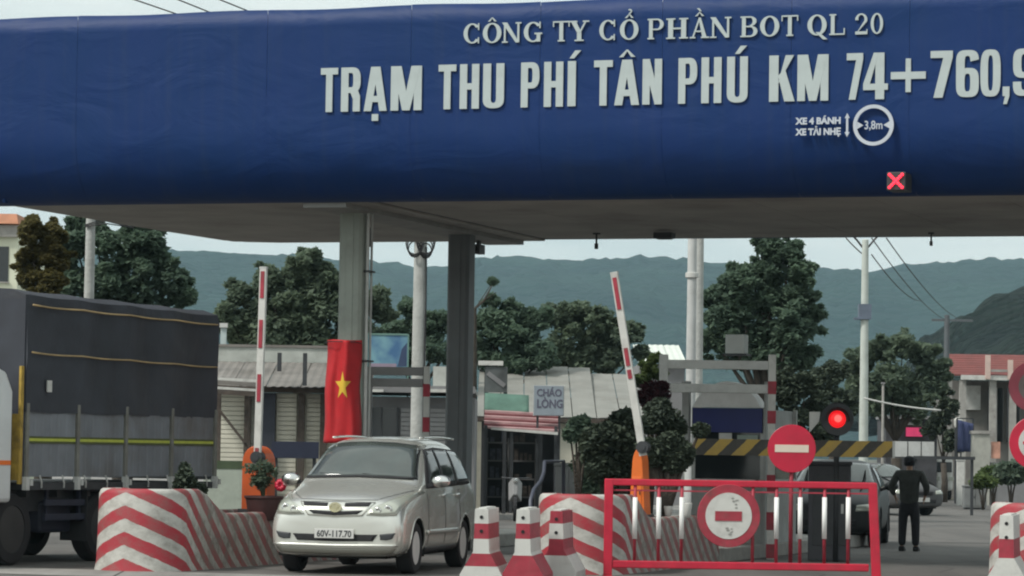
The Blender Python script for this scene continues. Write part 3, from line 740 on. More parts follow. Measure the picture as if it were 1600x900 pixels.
# ================================================================== TOLL ISLANDS
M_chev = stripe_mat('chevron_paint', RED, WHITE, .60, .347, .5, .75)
def island(label, cx, cy, LEN, WALL, rad=.62):
    t = thing('toll_island', label, 'kerb island', (cx, cy, 0), -math.atan2(.306, .952))
    def hgt(L):      # L measured behind the nose circle's centre
        if L <= .45: return 1.08
        if L < 1.5:
            k = (L-.45)/1.05; return 1.08-(1.08-.74)*(k*k*(3-2*k))
        return .74
    path = []
    n0 = int(WALL/.25)
    for i in range(n0+1): path.append((-rad, WALL-WALL*i/n0))
    for i in range(1, 24): a = math.pi+math.pi*i/24; path.append((rad*math.cos(a), rad*math.sin(a)))
    for i in range(n0+1): path.append((rad, WALL*i/n0))
    pts = path; k = len(pts)
    # arc length from the tip
    S = [0]
    for a, b in zip(pts, pts[1:]): S.append(S[-1]+math.dist(a, b))
    mid = S[-1]/2
    g = MB(); g.uv = []; rows = []
    for i, (x, y) in enumerate(pts):
        pv = pts[max(i-1,0)]; nx = pts[min(i+1,k-1)]; tx, ty = nx[0]-pv[0], nx[1]-pv[1]; q = math.hypot(tx, ty); inx, iny = -ty/q, tx/q
        if inx*(-x)+iny*(0-y if y < 0 else 0) < 0: inx, iny = -inx, -iny
        h = hgt(y); prof_ = [(-.025,-.01),(0,.12),(.012,h*.5),(.022,h-.07),(.04,h-.02),(.07,h),(.16,h+.0),(.185,h-.02),(.19,h-.12),(.19,.5)]
        row = []
        d = 0; pz = prof_[0]
        for o_, z in prof_:
            row.append((x+inx*o_, y+iny*o_, z)); d += math.dist((o_, z), pz); pz = (o_, z)
            sg_ = S[i]-mid; sa = abs(sg_); na = rad*math.pi/2; sm = sa*.70 if sa < na else na*.70+(sa-na)*1.5
            g.uv.append((math.copysign(sm, sg_), min(d, h+.02)-.012))
        rows.append(row)
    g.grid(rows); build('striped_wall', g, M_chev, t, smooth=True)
    # solid nose top and fill
    cap = [(x*.80, y*.80) for x, y in pts if y < .02]+[(rad*.78, .5), (-rad*.78, .5)]
    g = MB(); g.prism(cap, .9, 1.055, 'z'); build('nose_cap', g, M_conc, t)
    g = MB(); g.box(-rad+.17, rad-.17, .5, WALL, .3, .69); build('planter_fill', g, M_soil, t)
    g = MB(); g.box(-rad-.02, rad+.02, WALL+.002, LEN, 0, .22); build('island_kerb', g, M_conc, t, bevel=.02)
    return t
I1 = (-4.84, 42.6); I2 = (1.01, 43.8); I3 = (6.86, 41.6)
IA = -math.atan2(.306, .952); IV = Vector((.306, .952, 0)); IU = Vector((.952, -.306, 0))
island('red and white chevron island beside the truck, left of the silver car', *I1, 17, 6.5)
island('red and white chevron island directly behind the red fence', *I2, 17, 5.2)
island('red and white chevron island cut by the right edge of the picture', *I3, 17, 5.0)
def onI(I, u, v, z=0): p = Vector((I[0], I[1], 0))+IU*u+IV*v; p.z = z; return p
# ================================================================== PLASTIC BARRIER BLOCKS
def block_mat(name, bands):
    """bands: list of z limits where the colour flips, starting red at the ground"""
    return bands
def barrier(label, px, D, bands, rot, H=.94, seed=0):
    """New Jersey block seen end-on; bands = [(z0,z1,'r'|'w')...] each band is a moulded course"""
    x = W(px, 900, D).x; t = thing('barrier_block', label, 'barrier', (x, D, 0), rot, 'red and white barrier blocks in front of the islands')
    def hw(z):
        if z < .14: return .255
        if z < .42: return .255-(z-.14)/.28*.16
        return .095-(z-.42)/(H-.42)*.018
    for z0, z1, c in bands:
        zs = [z0+(z1-z0)*i/4 for i in range(5)]
        if z0 < .14 < z1: zs.append(.14)
        if z0 < .42 < z1: zs.append(.42)
        zs = sorted(set(zs)); off = .0 if c == 'r' else .003
        poly = [(-hw(z)-off, z+.0008) for z in zs]+[(hw(z)+off, z-.0008) for z in reversed(zs)]
        g = MB(); g.prism([(a, b) for a, b in poly], 0, 1.25, 'y')
        build('band', g, M_dred if c == 'r' else M_white, t)
    g = MB()
    for z in (H-.10, H-.27): g.ring((0, z), .008, .022, -.007, .0, 16); g.disc((0, z), .014, -.004, .001, 14)
    build('socket', g, M_black, t)
    g = MB(); g.box(-.05,.05,.1,1.15,H,H+.015); build('top_rib', g, M_white, t)
    return t
def bnd(H, cuts, first):
    zs = [0]+cuts+[H]; o = []
    c = first
    for a, b in zip(zs, zs[1:]): o.append((a, b, c)); c = 'w' if c == 'r' else 'r'
    return o
def pz(py, px, D): return ZW(px, py, D)
barrier('white topped barrier block nearest the silver car', 751, 39.0, bnd(.94, [pz(885,750,39),pz(865,750,39),pz(842,750,39),pz(818,750,39)], 'w'), -.10)
barrier('white topped barrier block, the middle one of the row of three', 816, 39.0, bnd(.94, [pz(868,810,39),pz(842,810,39),pz(818,810,39)], 'r'), -.11)
barrier('red topped barrier block right against the chevron nose', 868, 40.4, bnd(.90, [pz(868,868,40.4),pz(842,868,40.4),pz(818,868,40.4)], 'w'), -.12, H=.90)
barrier('white topped barrier block at the right edge of the picture', 1572, 39.4, bnd(.95, [pz(872,1560,39.4),pz(842,1560,39.4)], 'w'), -.22, H=.95)

# ================================================================== RED FENCE
D = 41.3; fx0 = XW(952, D); fx1 = XW(1366, D); fw = fx1-fx0; mpp = D/FPX
fence = thing('barrier_fence', 'red steel fence with white sleeved bars and a round sign in its middle', 'fence', ((fx0+fx1)/2, D, 0), -.012)
def fx(px): return W(px, 820, D).x-(fx0+fx1)/2
ZTOP = ZW(1160, 751, D); ZBOT = ZW(1160, 884, D)
g = MB(); g.box(-fw/2-.02, fw/2+.02, -.035, .035, ZTOP-.085, ZTOP); build('top_rail', g, M_red, fence, bevel=.012)
g = MB(); g.box(-fw/2+.06, fw/2-.06, -.03, .03, ZBOT-.05, ZBOT+.045); build('bottom_rail', g, M_red, fence, bevel=.012)
g = MB(); g.box(-fw/2+.06, fw/2-.06, -.012, .012, ZTOP-.155, ZTOP-.135); build('inner_rail', g, M_dred, fence)
for s in (-1, 1):
    g = MB()
    if s < 0: g.box(-fw/2-.055, -fw/2+.058, -.04, .04, .07, ZTOP-.0)
    else: g.hexa([(fw/2-.02,-.04,.07),(fw/2+.10,-.04,.07),(fw/2+.10,.04,.07),(fw/2-.02,.04,.07)], [(fw/2-.075,-.04,ZTOP-.004),(fw/2+.035,-.04,ZTOP-.004),(fw/2+.035,.04,ZTOP-.004),(fw/2-.075,.04,ZTOP-.004)])
    build('post', g, M_red, fence, bevel=.012)
    g = MB(); xx = s*fw/2+(.04 if s > 0 else 0); g.box(xx-.06, xx+.06, -.32, .32, .012, .075); build('foot', g, M_red, fence, bevel=.01)
for px in (992,1029,1065,1176,1213,1250,1288,1325):
    x = fx(px); zw0, zw1 = ZW(px, 842, D), ZW(px, 777, D)
    g = MB(); g.tube([(x,0,ZBOT+.03),(x,0,ZTOP-.07)], .022, 10); o = build('bar', g, M_dred, fence, smooth=True)
    if px != 1176:
        g = MB(); g.tube([(x,0,zw0),(x,0,zw1)], .031, 12); build('sleeve', g, mat('sleeve_white', (.82,.82,.80), .5, var=.04), o, smooth=True)
x, z = fx(1138), ZW(1138, 806, D)
g = MB(); g.lathe([(0,-.05),(.40,-.05),(.405,-.045),(.405,-.036),(0,-.036)], 48, 'y', (x,0,z)); sg = build('round_sign', g, M_dred, fence)
g = MB(); g.lathe([(0,-.056),(.298,-.056),(.298,-.049),(0,-.049)], 48, 'y', (x,0,z)); build('white_disc', g, M_white, sg)
g = MB(); g.box(x-.175, x+.17, -.063, -.055, z-.065, z+.06); build('red_bar', g, M_dred, sg)
g = MB(); rr = random.Random(3)
for bx, bz, n_ in ((.07,.20,4),(.03,-.18,6),(.11,.12,2)):
    for i in range(n_):
        a = rr.uniform(0, 6.28); r_ = .014+.012*rr.random(); cx, cz = x+bx+rr.gauss(0,.022), z+bz+rr.gauss(0,.026)
        g.disc((cx, cz), r_, -.0595-.0004*i, -.056, 7, rz=r_*.6)
stuff(build('scuff_marks', g, mat('scuff_grey', (.28,.28,.26), .9, var=0), sg))

# ================================================================== BOOM GATES
M_orange = mat('orange_paint', (.50,.085,.015), .5, var=.15, scale=4, dirt=.35)
M_orange2 = mat('bright_orange_paint', (.75,.16,.02), .5, var=.1, scale=4, dirt=.15)
def boom_gate(label, px, D, wpx, ytop, ybot, m, pts, base_z, reds, wide=.105):
    x = W(px, ytop, D); h = x.z; t = thing('boom_gate', label, 'barrier gate', (x.x, D, base_z), IA)
    w_ = wpx/2*D/FPX*1.0; hh = h-base_z
    g = MB(); tp = .62 if wpx < 40 else .95
    prf = [(-w_*.95, 0), (w_*.95, 0), (w_*tp, hh*.74)]
    for i in range(1, 10): a = math.pi*i/10; prf.append((w_*tp*math.cos(a), hh*.74+hh*.26*math.sin(a)))
    prf.append((-w_*tp, hh*.74)); g.prism(prf, -.17, .17); build('housing', g, m, t, bevel=.015)
    g = MB(); g.box(-w_-.03, w_+.03, -.2, .2, -.005, .06); build('base', g, M_dark, t)
    g = MB(); g.box(-w_*.55, w_*.55, -.182, -.17, hh*.15, hh*.6); d = build('door', g, m, t, bevel=.006)
    g = MB(); g.box(w_*.3, w_*.4, -.195, -.182, hh*.35, hh*.42); build('handle', g, M_dark, d)
    # arm in the local frame (points given in photo pixels at this depth)
    inv = (Matrix.Translation(t.location) @ Matrix.Rotation(IA, 4, 'Z')).inverted()
    A, B = [inv @ W(*p, D-.28) for p in pts]
    g = MB(); g.lathe([(.09,-.33),(.09,-.17),(0,-.17)], 20, 'y', (A.x, 0, A.z+.12)); g.lathe([(0,-.345),(.05,-.345),(.05,-.33)], 16, 'y', (A.x,0,A.z+.12)); build('hub', g, M_dark, t)
    dirv = (B-A); L_ = dirv.length; dn = dirv.normalized()
    g = MB(); g.bar(A, B, wide*1.0, .06); arm = build('arm', g, M_white, t)
    for a0, a1 in reds:
        p0 = A+dirv*a0; p1 = A+dirv*a1
        g = MB(); g.bar(p0+Vector((0,-.036,0)), p1+Vector((0,-.036,0)), wide*.56, .012); build('red_strip', g, M_dred, arm)
    g = MB(); g.bar(B, B+dn*.03, wide*1.08, .066); build('end_cap', g, M_pale, arm)
    return t
def fr(y0, y1, ya, yb): return tuple(sorted(((ya-y0)/(y1-y0), (ya-yb and (yb-y0)/(y1-y0)))))
def reds(y0, y1, segs): return [tuple(sorted(((a-y0)/(y1-y0), (b-y0)/(y1-y0)))) for a, b in segs]
boom_gate('orange boom gate with its striped arm upright, beside the left island plants', 405, 46.3, 44, 697, 785, M_orange, ((402,728),(412,420)), .70,
          reds(728, 420, [(424,466),(500,544),(585,628),(700,722)]), .10)
boom_gate('bright orange boom gate behind the red fence with its arm leaning left', 1001, 46.4, 28, 702, 790, M_orange2, ((1005,712),(960,428)), .70,
          reds(712, 428, [(434,484),(544,572),(578,592)]), .105)

# closed hazard boom with its dark machine and red lamp
M_haz = stripe_mat('hazard_stripes', (.45,.30,.055), (.035,.033,.028), -1.0, .42, .5, .35, use_abs=False)
Dh = 49.6
mc = W(1297, 712, 50.2); hz = thing('hazard_boom', 'closed yellow and black striped boom on a dark cabinet', 'barrier gate', (mc.x, 50.2, 0), IA*.35)
inv = (Matrix.Translation(hz.location) @ Matrix.Rotation(IA*.35, 4, 'Z')).inverted()
g = MB(); g.box(-.33,.33,-.22,.22,.02,1.5); g.box(-.35,.35,-.24,.24,1.5,1.56); build('cabinet', g, mat('cabinet_charcoal', (.04,.042,.05), .5, var=.2), hz, bevel=.015)
g = MB(); g.box(-.26,.26,-.232,-.221,.25,1.35); dd = build('door', g, M_dark, hz, bevel=.005)
g = MB(); g.box(.18,.22,-.25,-.232,.75,.9); build('handle', g, M_pale, dd)
a = inv @ W(1086, 700, Dh); b = inv @ W(1394, 700.5, Dh); zc = (a.z+b.z)/2; y_ = a.y
g = MB(); g.box(a.x, b.x, y_-.04, y_+.04, zc-.125, zc+.125); g.uv = [(v[0], v[2]) for v in g.v]
arm = build('arm', g, M_haz, hz)
g = MB(); g.box(b.x+.001, b.x+.04, y_-.045, y_+.045, zc-.13, zc+.13); g.box(a.x-.05, a.x-.001, y_-.045, y_+.045, zc-.13, zc+.13); build('end_cap', g, M_pale, arm)

# red traffic light
def traffic_light():
    Dl = 49.9; c = W(1308, 655, Dl); t = thing('traffic_light', 'round dark traffic light showing red above the hazard boom', 'traffic light', (c.x, Dl, 0), -.05)
    g = MB(); g.tube([(0,.08,0),(0,.08,c.z-.1)], .045, 12); build('post', g, M_dark, t, smooth=True)
    g = MB(); g.lathe([(0,.14),(.2,.14),(.255,.05),(.26,-.02),(.25,-.035),(.20,-.03)], 32, 'y', (0,0,c.z)); build('housing', g, M_dark, t, auto=True)
    g = MB(); prev = None; rows = []
    for i in range(17):
        a_ = math.pi*(-.05+1.1*i/16); rows.append([(.17*math.cos(a_), -.03, c.z+.17*math.sin(a_)), (.185*math.cos(a_), -.24+.08*abs(math.cos(a_)), c.z+.185*math.sin(a_))])
    g.grid(rows); v = build('visor', g, M_black, t, smooth=True); q = v.modifiers.new('s', 'SOLIDIFY'); q.thickness = .006
    g = MB(); g.lathe([(.135,-.03),(.13,-.045),(.1,-.06),(0,-.068)], 28, 'y', (0,0,c.z)); build('lens', g, mat('lit_red_lens', (.5,.01,.01), .3, var=0, emit=(1,.015,.02), est=.85), t, smooth=True)
    g = MB(); g.lathe([(.06,-.066),(.04,-.072),(0,-.075)], 16, 'y', (.01,0,c.z+.01)); build('bulb_spot', g, mat('lit_red_spot', (.5,.05,.05), .3, var=0, emit=(1,.16,.14), est=1.1), t, smooth=True)
    # small white card plate left of it
    g = MB(); g.prism([(-.36,-.20),(-.36,.13),(-.19,.13),(-.21,-.02)], .02, .035); o = build('white_plate', g, M_white, t); o.location = (-.07, 0, c.z-.02)
    g = MB(); g.box(-.37,-.2,.03,.06,c.z-.03,c.z+.03); build('plate_arm', g, M_dark, t)
    return t
traffic_light()

# ================================================================== SIGNS ON POSTS
M_signred = mat('sign_red', (.52,.012,.045), .4, var=.1, scale=4, dirt=.15)
def round_sign(name, label, px, py, D, rpx, kind, lean=0, postm=None, px_post=None):
    c = W(px, py, D); r = rpx*D/FPX; t = thing(name, label, 'road sign', (c.x, D, 0), -.04)
    g = MB(); g.tube([(0,.03,.0),(0,.03,c.z+r*.6)], .032, 10); build('post', g, postm or M_pale, t, smooth=True)
    g = MB(); g.box(-.2,.2,-.15,.2,0,.06); build('base_plate', g, M_dark, t)
    g = MB(); g.lathe([(0,0),(r*.985,0),(r,-.004),(r,-.014),(r*.985,-.018),(0,-.018)], 48, 'y', (0,-.012,c.z)); fc = build('sign_face', g, M_signred if kind != 'faded' else mat('sign_faded_pink', (.50,.10,.14), .6, var=.12, dirt=.3), t)
    if kind == 'noentry':
        g = MB(); g.box(-r*.70, r*.70, -.036, -.030, c.z-r*.15, c.z+r*.16); build('white_bar', g, mat('sign_cream', (.72,.62,.52), .5, var=.05), fc)
    if kind == 'ring':
        g = MB(); g.lathe([(0,-.037),(r*.66,-.037),(r*.66,-.03),(0,-.03)], 40, 'y', (0,0,c.z)); wd = build('white_disc', g, M_white, fc)
        g = MB(); g.box(-r*.5,r*.5,-.043,-.037,c.z-r*.05,c.z+r*.05); build('red_bar', g, M_signred, fc)
    if kind == 'faded':
        g = MB(); g.lathe([(0,-.037),(r*.62,-.037),(r*.62,-.03),(0,-.03)], 40, 'y', (0,0,c.z)); wd = build('dull_disc', g, mat('sign_dull', (.24,.20,.19), .7, var=.2), fc)
        g = MB(); g.box(-r*.4,r*.4,-.043,-.037,c.z-r*.1,c.z+r*.1); build('dark_bar', g, M_dark, fc)
    return t
round_sign('road_sign', 'round red no entry sign with white bar above the red fence', 1237, 701, 47.6, 37.5, 'noentry', postm=M_dred)
round_sign('road_sign', 'red ringed white round sign on the right edge above the chevron island', 1619, 692, 45.2, 42, 'ring')
round_sign('road_sign', 'faded pink round sign above the red ringed sign on the right edge', 1616, 604, 48.2, 40, 'faded')

# ================================================================== TOLL BOOTH + FRAME
bp = W(1137, 700, 51.6); booth = thing('toll_booth', 'small toll booth with navy band and pale roof on the middle island', 'booth', (bp.x, bp.y, .2), IA)
hw_, dp = .60, 2.4
M_bw = mat('booth_wall', (.34,.35,.34), .6, var=.1, scale=2, dirt=.4); M_navy = mat('navy_board', (.008,.016,.13), .45, var=.15, scale=3)
g = MB(); g.box(-hw_,hw_,0,dp,0,1.05); build('lower_wall', g, M_bw, booth, bevel=.02)
for sx_ in (-1, 1):
    for yy in (0.03, dp-.03): g = MB(); g.box(sx_*hw_-.03*sx_-.03, sx_*hw_-.03*sx_+.03, yy-.03, yy+.03, 1.05, 2.2); build('corner_post', g, M_pale, booth)
g = MB(); g.box(-hw_+.06, hw_-.06, .02, .035, 1.05, 1.82); build('front_window', g, M_glass, booth)
for sx_ in (-1, 1): g = MB(); g.box(sx_*(hw_-.03)-.008, sx_*(hw_-.03)+.008, .06, dp-.06, 1.05, 1.82); build('side_window', g, M_glass, booth)
g = MB(); g.box(-hw_+.02, hw_-.02, -.05, .0, 1.80, 2.19); build('navy_board', g, M_navy, booth, bevel=.006)
g = MB(); g.box(-hw_+.06, hw_-.06, .03, dp-.06, 1.85, 2.18); build('header', g, M_bw, booth)
# barrel roof over the booth
rows = []
for j in (0, 1):
    rows.append([((-.56+1.12*i/16), -.12+.45*j, 2.2+.42*math.sin(math.pi*i/16)**.7) for i in range(17)])
g = MB().grid(rows); g.add([rows[0][i] for i in range(17)], [tuple(range(17))]); g.add([rows[1][i] for i in range(17)], [tuple(range(17))]); build('barrel_roof', g, mat('roof_white_sheet', (.78,.78,.76), .5, var=.1, scale=2, dirt=.25), booth)
g = MB(); g.box(-hw_-.14, -hw_-.02, -.12, .02, 1.55, 2.62); build('edge_post', g, M_bw, booth, bevel=.01)
g = MB(); g.box(hw_+.02, hw_+.06, -.12, .02, 0, 2.62); build('edge_post', g, M_bw, booth)
g = MB(); g.box(-.14,.07,-.03,-.005,1.64,1.79); build('notice_card', g, M_white, booth)
g = MB(); g.box(.16,.5,-.022,-.005,1.66,1.76); build('pale_blind', g, mat('pale_green_blind', (.28,.34,.30), .7, var=.1), booth)
g = MB(); g.box(-.5,.5,-.16,.02,1.0,1.05); build('counter', g, M_pale, booth, bevel=.01)

def portal(label, pxl, pxr, D, ytop, rail1, rail2, m, left_full, right_bands, zbase=.0, pw=.12):
    c = W((pxl+pxr)/2, 700, D); t = thing('height_frame', label, 'frame', (c.x, D, 0), -.06)
    xl = W(pxl, 600, D).x-c.x; xr = W(pxr, 600, D).x-c.x; H_ = ZW((pxl+pxr)/2, ytop, D)
    z1, z2 = ZW((pxl+pxr)/2, rail1, D), ZW((pxl+pxr)/2, rail2, D)
    for z in (z1, z2):
        g = MB(); g.box(xl+.06, xr-.06, -.05, .05, z-.07, z+.07); build('rail', g, m, t, bevel=.01)
    g = MB(); g.box(xl-.07, xl+.07, -.06, .06, zbase if left_full else z2-.12, H_-.02); build('post', g, m, t, bevel=.01)
    if not left_full: g = MB(); g.box(xl-.045, xl+.045, .065, .15, zbase, z2+.05); build('rear_leg', g, M_dark, t)
    g = MB(); g.box(xr-pw/2, xr+pw/2, -.06, .06, zbase, H_); po = build('post', g, M_white if right_bands else m, t, bevel=.01)
    for ya, yb in right_bands or []:
        za, zb = ZW(pxr, ya, D), ZW(pxr, yb, D)
        g = MB(); g.box(xr-pw/2-.006, xr+pw/2+.006, -.067, .067, min(za,zb), max(za,zb)); build('red_band', g, M_dred, po)
    return t
portal('pale double railed steel frame in front of the booth roof, with red banded right post', 1037, 1206, 50.7, 553, 570, 607, M_pale, False,
       [(596,616),(642,662),(742,770),(800,828),(850,872)])
portal('grey double railed frame between the flag column and the dark column', 575, 667, 53.5, 572, 580, 598, mat('grey_frame_paint', (.22,.22,.22), .6, var=.15), True,
       [(600,620),(652,675),(700,730)], pw=.10)
# white unit on top of the pale frame
c = W(1151, 556, 51.2); t = thing('aircon_unit', 'pale box unit standing on top of the booth frame', 'box', (c.x, 51.2, c.z), -.35)
g = MB(); g.box(-.16,.16,-.12,.12,.03,.34); build('case', g, mat('unit_pale', (.48,.51,.49), .5, var=.08, dirt=.2), t, bevel=.015)
g = MB(); g.box(-.2,.2,-.14,.14,0,.03); build('bracket', g, M_dark, t)
g = MB()
for k in range(5): g.box(-.12,.12,-.128,-.12,.08+k*.045,.095+k*.045)
build('grille', g, M_pale, t)

# ================================================================== PLANTS ON THE ISLANDS
def bush(name, label, px, py, D, rx, ry, leaf, n, size, zbase, cat='shrub', group=None, lobes=None, seed=1, tr=.03):
    rng = random.Random(seed); c = W(px, py, D); t = thing(name, label, cat, (c.x, D, zbase), 0, group); s = D/FPX
    g = MB(); k = MB()
    for lx, ly, lr in (lobes or [(0, 0, 1)]):
        cc = (lx*s, rng.uniform(-.1,.1), c.z-zbase-ly*s); R_ = (rx*s*lr, rx*s*lr*.9, ry*s*lr)
        leaves(g, cc, R_, n, size, rng, .45); leaves(g, cc, [r_*1.28 for r_ in R_], int(n*.8), size, rng, .35)
        k.tube([(0,0,0), (cc[0]*.4, 0, cc[2]*.5), cc], [tr, tr*.8, tr*.4], 6)
    build('stem', k, M_bark, t, smooth=True); build('foliage', g, LM[leaf], t)
    return t
# cloud-pruned trees in front of the booth
bush('topiary_tree', 'dark clipped cloud tree with pointed upper tier, left of the navy booth band', 1036, 657, 47.6, 25, 18, 'clip', 1500, .035, .7, 'topiary',
     lobes=[(0,-2,1),(-8,-14,.75),(12,8,.85),(-4,-24,.5),(22,14,.5),(-20,6,.7)], seed=21, tr=.05)
bush('topiary_tree', 'dark rounded clipped bush under the pointed cloud tree', 1042, 705, 47.2, 25, 20, 'clip', 1900, .035, .7, 'topiary',
     lobes=[(0,0,1),(22,2,.7),(-14,8,.75),(30,-4,.4),(12,18,.7),(52,-34,.45),(-30,-6,.6),(-28,14,.5),(6,-14,.7),(26,12,.5)], seed=22, tr=.05)
bush('flowering_shrub', 'dark reddish shrub rising above the pointed cloud tree', 1020, 610, 49.6, 16, 12, 'maroon', 500, .045, .7, 'shrub',
     lobes=[(0,0,1),(10,8,.9),(-10,10,.8),(14,-6,.6),(2,22,1)], seed=23)
for i, (px, py, rx, ry, lab, sd_) in enumerate([
    (945, 690, 34, 24, 'low dark shrub left of the bright orange boom gate', 31), (905, 672, 16, 16, 'small spiky dark shrub with pale leaves above the grey cabinet', 32),
    (975, 665, 24, 20, 'dark shrub standing behind the leaning boom arm', 33), (930, 725, 30, 22, 'dark shrub right behind the chevron nose of the middle island', 34)]):
    bush('shrub', lab, px, py, 48.5+i*.6, rx, ry, 'clip' if i % 2 == 0 else 'deep', (1100, 420, 900, 900)[i], .05, .7 if i < 3 else .65, 'shrub', lobes=[(0,0,1),(-14,6,.6),(14,4,.7),(4,-12,.6),(-6,-10,.5)]+([] if i == 1 else [(-2,24,.8),(10,26,.85),(4,44,.8),(16,50,.6)]), seed=sd_)
bush('shrub', 'small dark shrub on top of the left chevron island, in front of the truck', 290, 748, 44.3, 12, 15, 'clip', 700, .03, .8, 'shrub', lobes=[(0,0,1),(-9,12,.8),(8,10,.8),(-2,-14,.6),(26,16,.5)], seed=51, tr=.02)
# white pots / small stones under the topiary
for i, (px, py, r_) in enumerate([(1045,732,6),(1072,738,8),(968,731,11)]):
    c = W(px, py, 46.6); t = tag(build('flower_pot', MB().lathe([(.04,0),(.055,.02),(.075,.09),(.07,.095),(.06,.09),(0,.085)], 16), M_white, None, (c.x, 46.6-.2*i, .72), smooth=True),
        ['small white pot under the clipped bush, its left one', 'small white pot under the clipped bush, its right one', 'white pot left of the bright orange boom gate'][i], 'pot')
    t.scale = (r_/7, r_/7, r_/7*2.0)
# potted plant with a red flower by the left gate
c = W(412, 800, 45.3)
pt = thing('planter_pot', 'dark maroon pot with leafy plant and one red flower beside the silver car', 'plant pot', (c.x, 45.3, .72), 0)
pm = mat('maroon_pot', (.06,.025,.025), .6, var=.2); s = 45.3/FPX
g = MB(); g.lathe([(.17,-.10),(.23,.03),(.26,.20),(.28,.215),(.28,.245),(.24,.245),(.23,.2),(0,.19)], 28); build('pot', g, pm, pt, smooth=False, auto=True)
g = MB(); rng = random.Random(9)
for k in range(7):
    a = rng.uniform(-1, 1); p1 = (a*.12, rng.uniform(-.1,.1), .45); p2 = (a*.34+.08, rng.uniform(-.15,.15), .55+.14*rng.random()); g.tube([(0,0,.18), p1, p2], [.012,.009,.004], 5)
    leaves(g, p2, (.10,.10,.08), 70, .035, rng, 0); leaves(g, p1, (.12,.12,.10), 80, .035, rng, 0)
build('foliage', g, LM['dull'], pt)
g = MB(); fc = (.24,-.12,.40)
for k in range(9):
    a = k*2*math.pi/9; cx, cz = fc[0]+.045*math.cos(a), fc[2]+.05*math.sin(a); g.lathe([(0,-.03),(.035,-.015),(.045,.01),(0,.02)], 8, 'y', (cx, fc[1], cz))
build('flower', g, M_signred, pt, smooth=True)
g = MB(); g.lathe([(0,-.02),(.035,-.01),(.04,.01),(0,.02)], 10, 'y', (fc[0]+.075, fc[1]-.03, fc[2]+.03)); build('petal', g, mat('pink_petal', (.62,.35,.35), .6, var=0), pt, smooth=True)
# grey kit between column 2 and the shrubs
def cabinet(label, px, ybot, D, w_, d_, h_, m, zb=0, rot=0, door=True, name='grey_cabinet', cat='cabinet'):
    x = XW(px, D); t = thing(name, label, cat, (x, D, zb), rot)
    g = MB(); g.box(-w_/2,w_/2,-d_/2,d_/2,.05,h_); build('case', g, m, t, bevel=.015)
    g = MB(); g.box(-w_/2-.02,w_/2+.02,-d_/2-.03,d_/2+.02,h_,h_+.05); build('lid', g, m, t, bevel=.01)
    g = MB(); g.box(-w_/2+.04,w_/2-.04,-d_/2+.03,d_/2-.03,0,.05); build('plinth', g, M_dark, t)
    if door:
        g = MB(); g.box(-w_/2+.04,-.01,-d_/2-.012,-d_/2,.12,h_-.06); g2 = build('door', g, m, t)
        g = MB(); g.box(.01,w_/2-.04,-d_/2-.012,-d_/2,.12,h_-.06); build('door', g, m, t)
        g = MB(); g.box(-.05,-.03,-d_/2-.03,-d_/2-.012,h_*.5,h_*.6); build('handle', g, M_dark, g2)
    return t
M_cab = mat('cabinet_grey', (.20,.21,.21), .6, var=.15, scale=3, dirt=.35)
cabinet('grey two door cabinet behind the middle chevron nose', 893, 760, 52.0, .46, .35, 1.42, M_cab, rot=-.2)
cabinet('narrow grey cabinet right of the two door one', 918, 760, 53.0, .26, .3, 1.55, M_cab, rot=-.2, door=False)
# bent pipe guard
a = [W(829, 782, 47.2), W(834, 765, 47.6), W(845, 752, 48.2), W(850, 738, 48.5), W(851, 722, 48.6)]
base = Vector((a[0].x, a[0].y, 0)); g = MB(); g.tube([(0,0,0)]+[p-base for p in a]+[a[-1]-base+Vector((.3,.9,.02)), Vector(((a[-1]-base).x+.32, (a[-1]-base).y+1.0, 0))], .03, 10)
tag(build('bent_pipe_rail', g, mat('pipe_blue_grey', (.08,.09,.12), .45, var=.1), None, base, smooth=True), 'bent blue grey pipe rail left of the middle chevron nose', 'rail')
# ================================================================== WHEELS
def wheel(parent, loc, r, wd, side, rimm, spokes=5, name='wheel'):
    """axle along x; side = +1 outer face towards +x"""
    g = MB(); a = wd/2
    g.lathe([(r*.66,-a),(r*.93,-a),(r,-a*.72),(r,a*.72),(r*.93,a),(r*.66,a),(r*.64,a*.4),(r*.64,-a*.4),(r*.66,-a)], 36, 'x')
    t = build('wheel', g, M_black, parent, loc, auto=True)
    g = MB(); s = side
    g.lathe([(r*.66,a*.9*s),(r*.62,a*.7*s),(r*.58,-a*.1*s),(0.0,-a*.1*s)], 32, 'x')
    for k in range(spokes):
        q = 2*math.pi*k/spokes; c_, s_ = math.cos(q), math.sin(q); w0, w1 = r*.13, r*.20
        def P(rad, off, h): return (h*s, rad*c_-off*s_, rad*s_+off*c_)
        x0, x1 = a*.25, a*.8
        g.hexa([P(r*.08,-w0,x0),P(r*.61,-w1,x0),P(r*.61,w1,x0),P(r*.08,w0,x0)], [P(r*.08,-w0*.8,x1*.85),P(r*.61,-w1*.8,x1),P(r*.61,w1*.8,x1),P(r*.08,w0*.8,x1*.85)])
    g.lathe([(r*.17,0),(r*.17,a*.75*s),(r*.1,a*.82*s),(0,a*.82*s)], 16, 'x')
    build('rim', g, rimm, t, auto=True)
    return t
M_alloy = mat('alloy_wheel', (.75,.75,.73), .4, .2, var=.05)
M_steelw = mat('steel_wheel', (.05,.05,.05), .6, .2, var=.2)

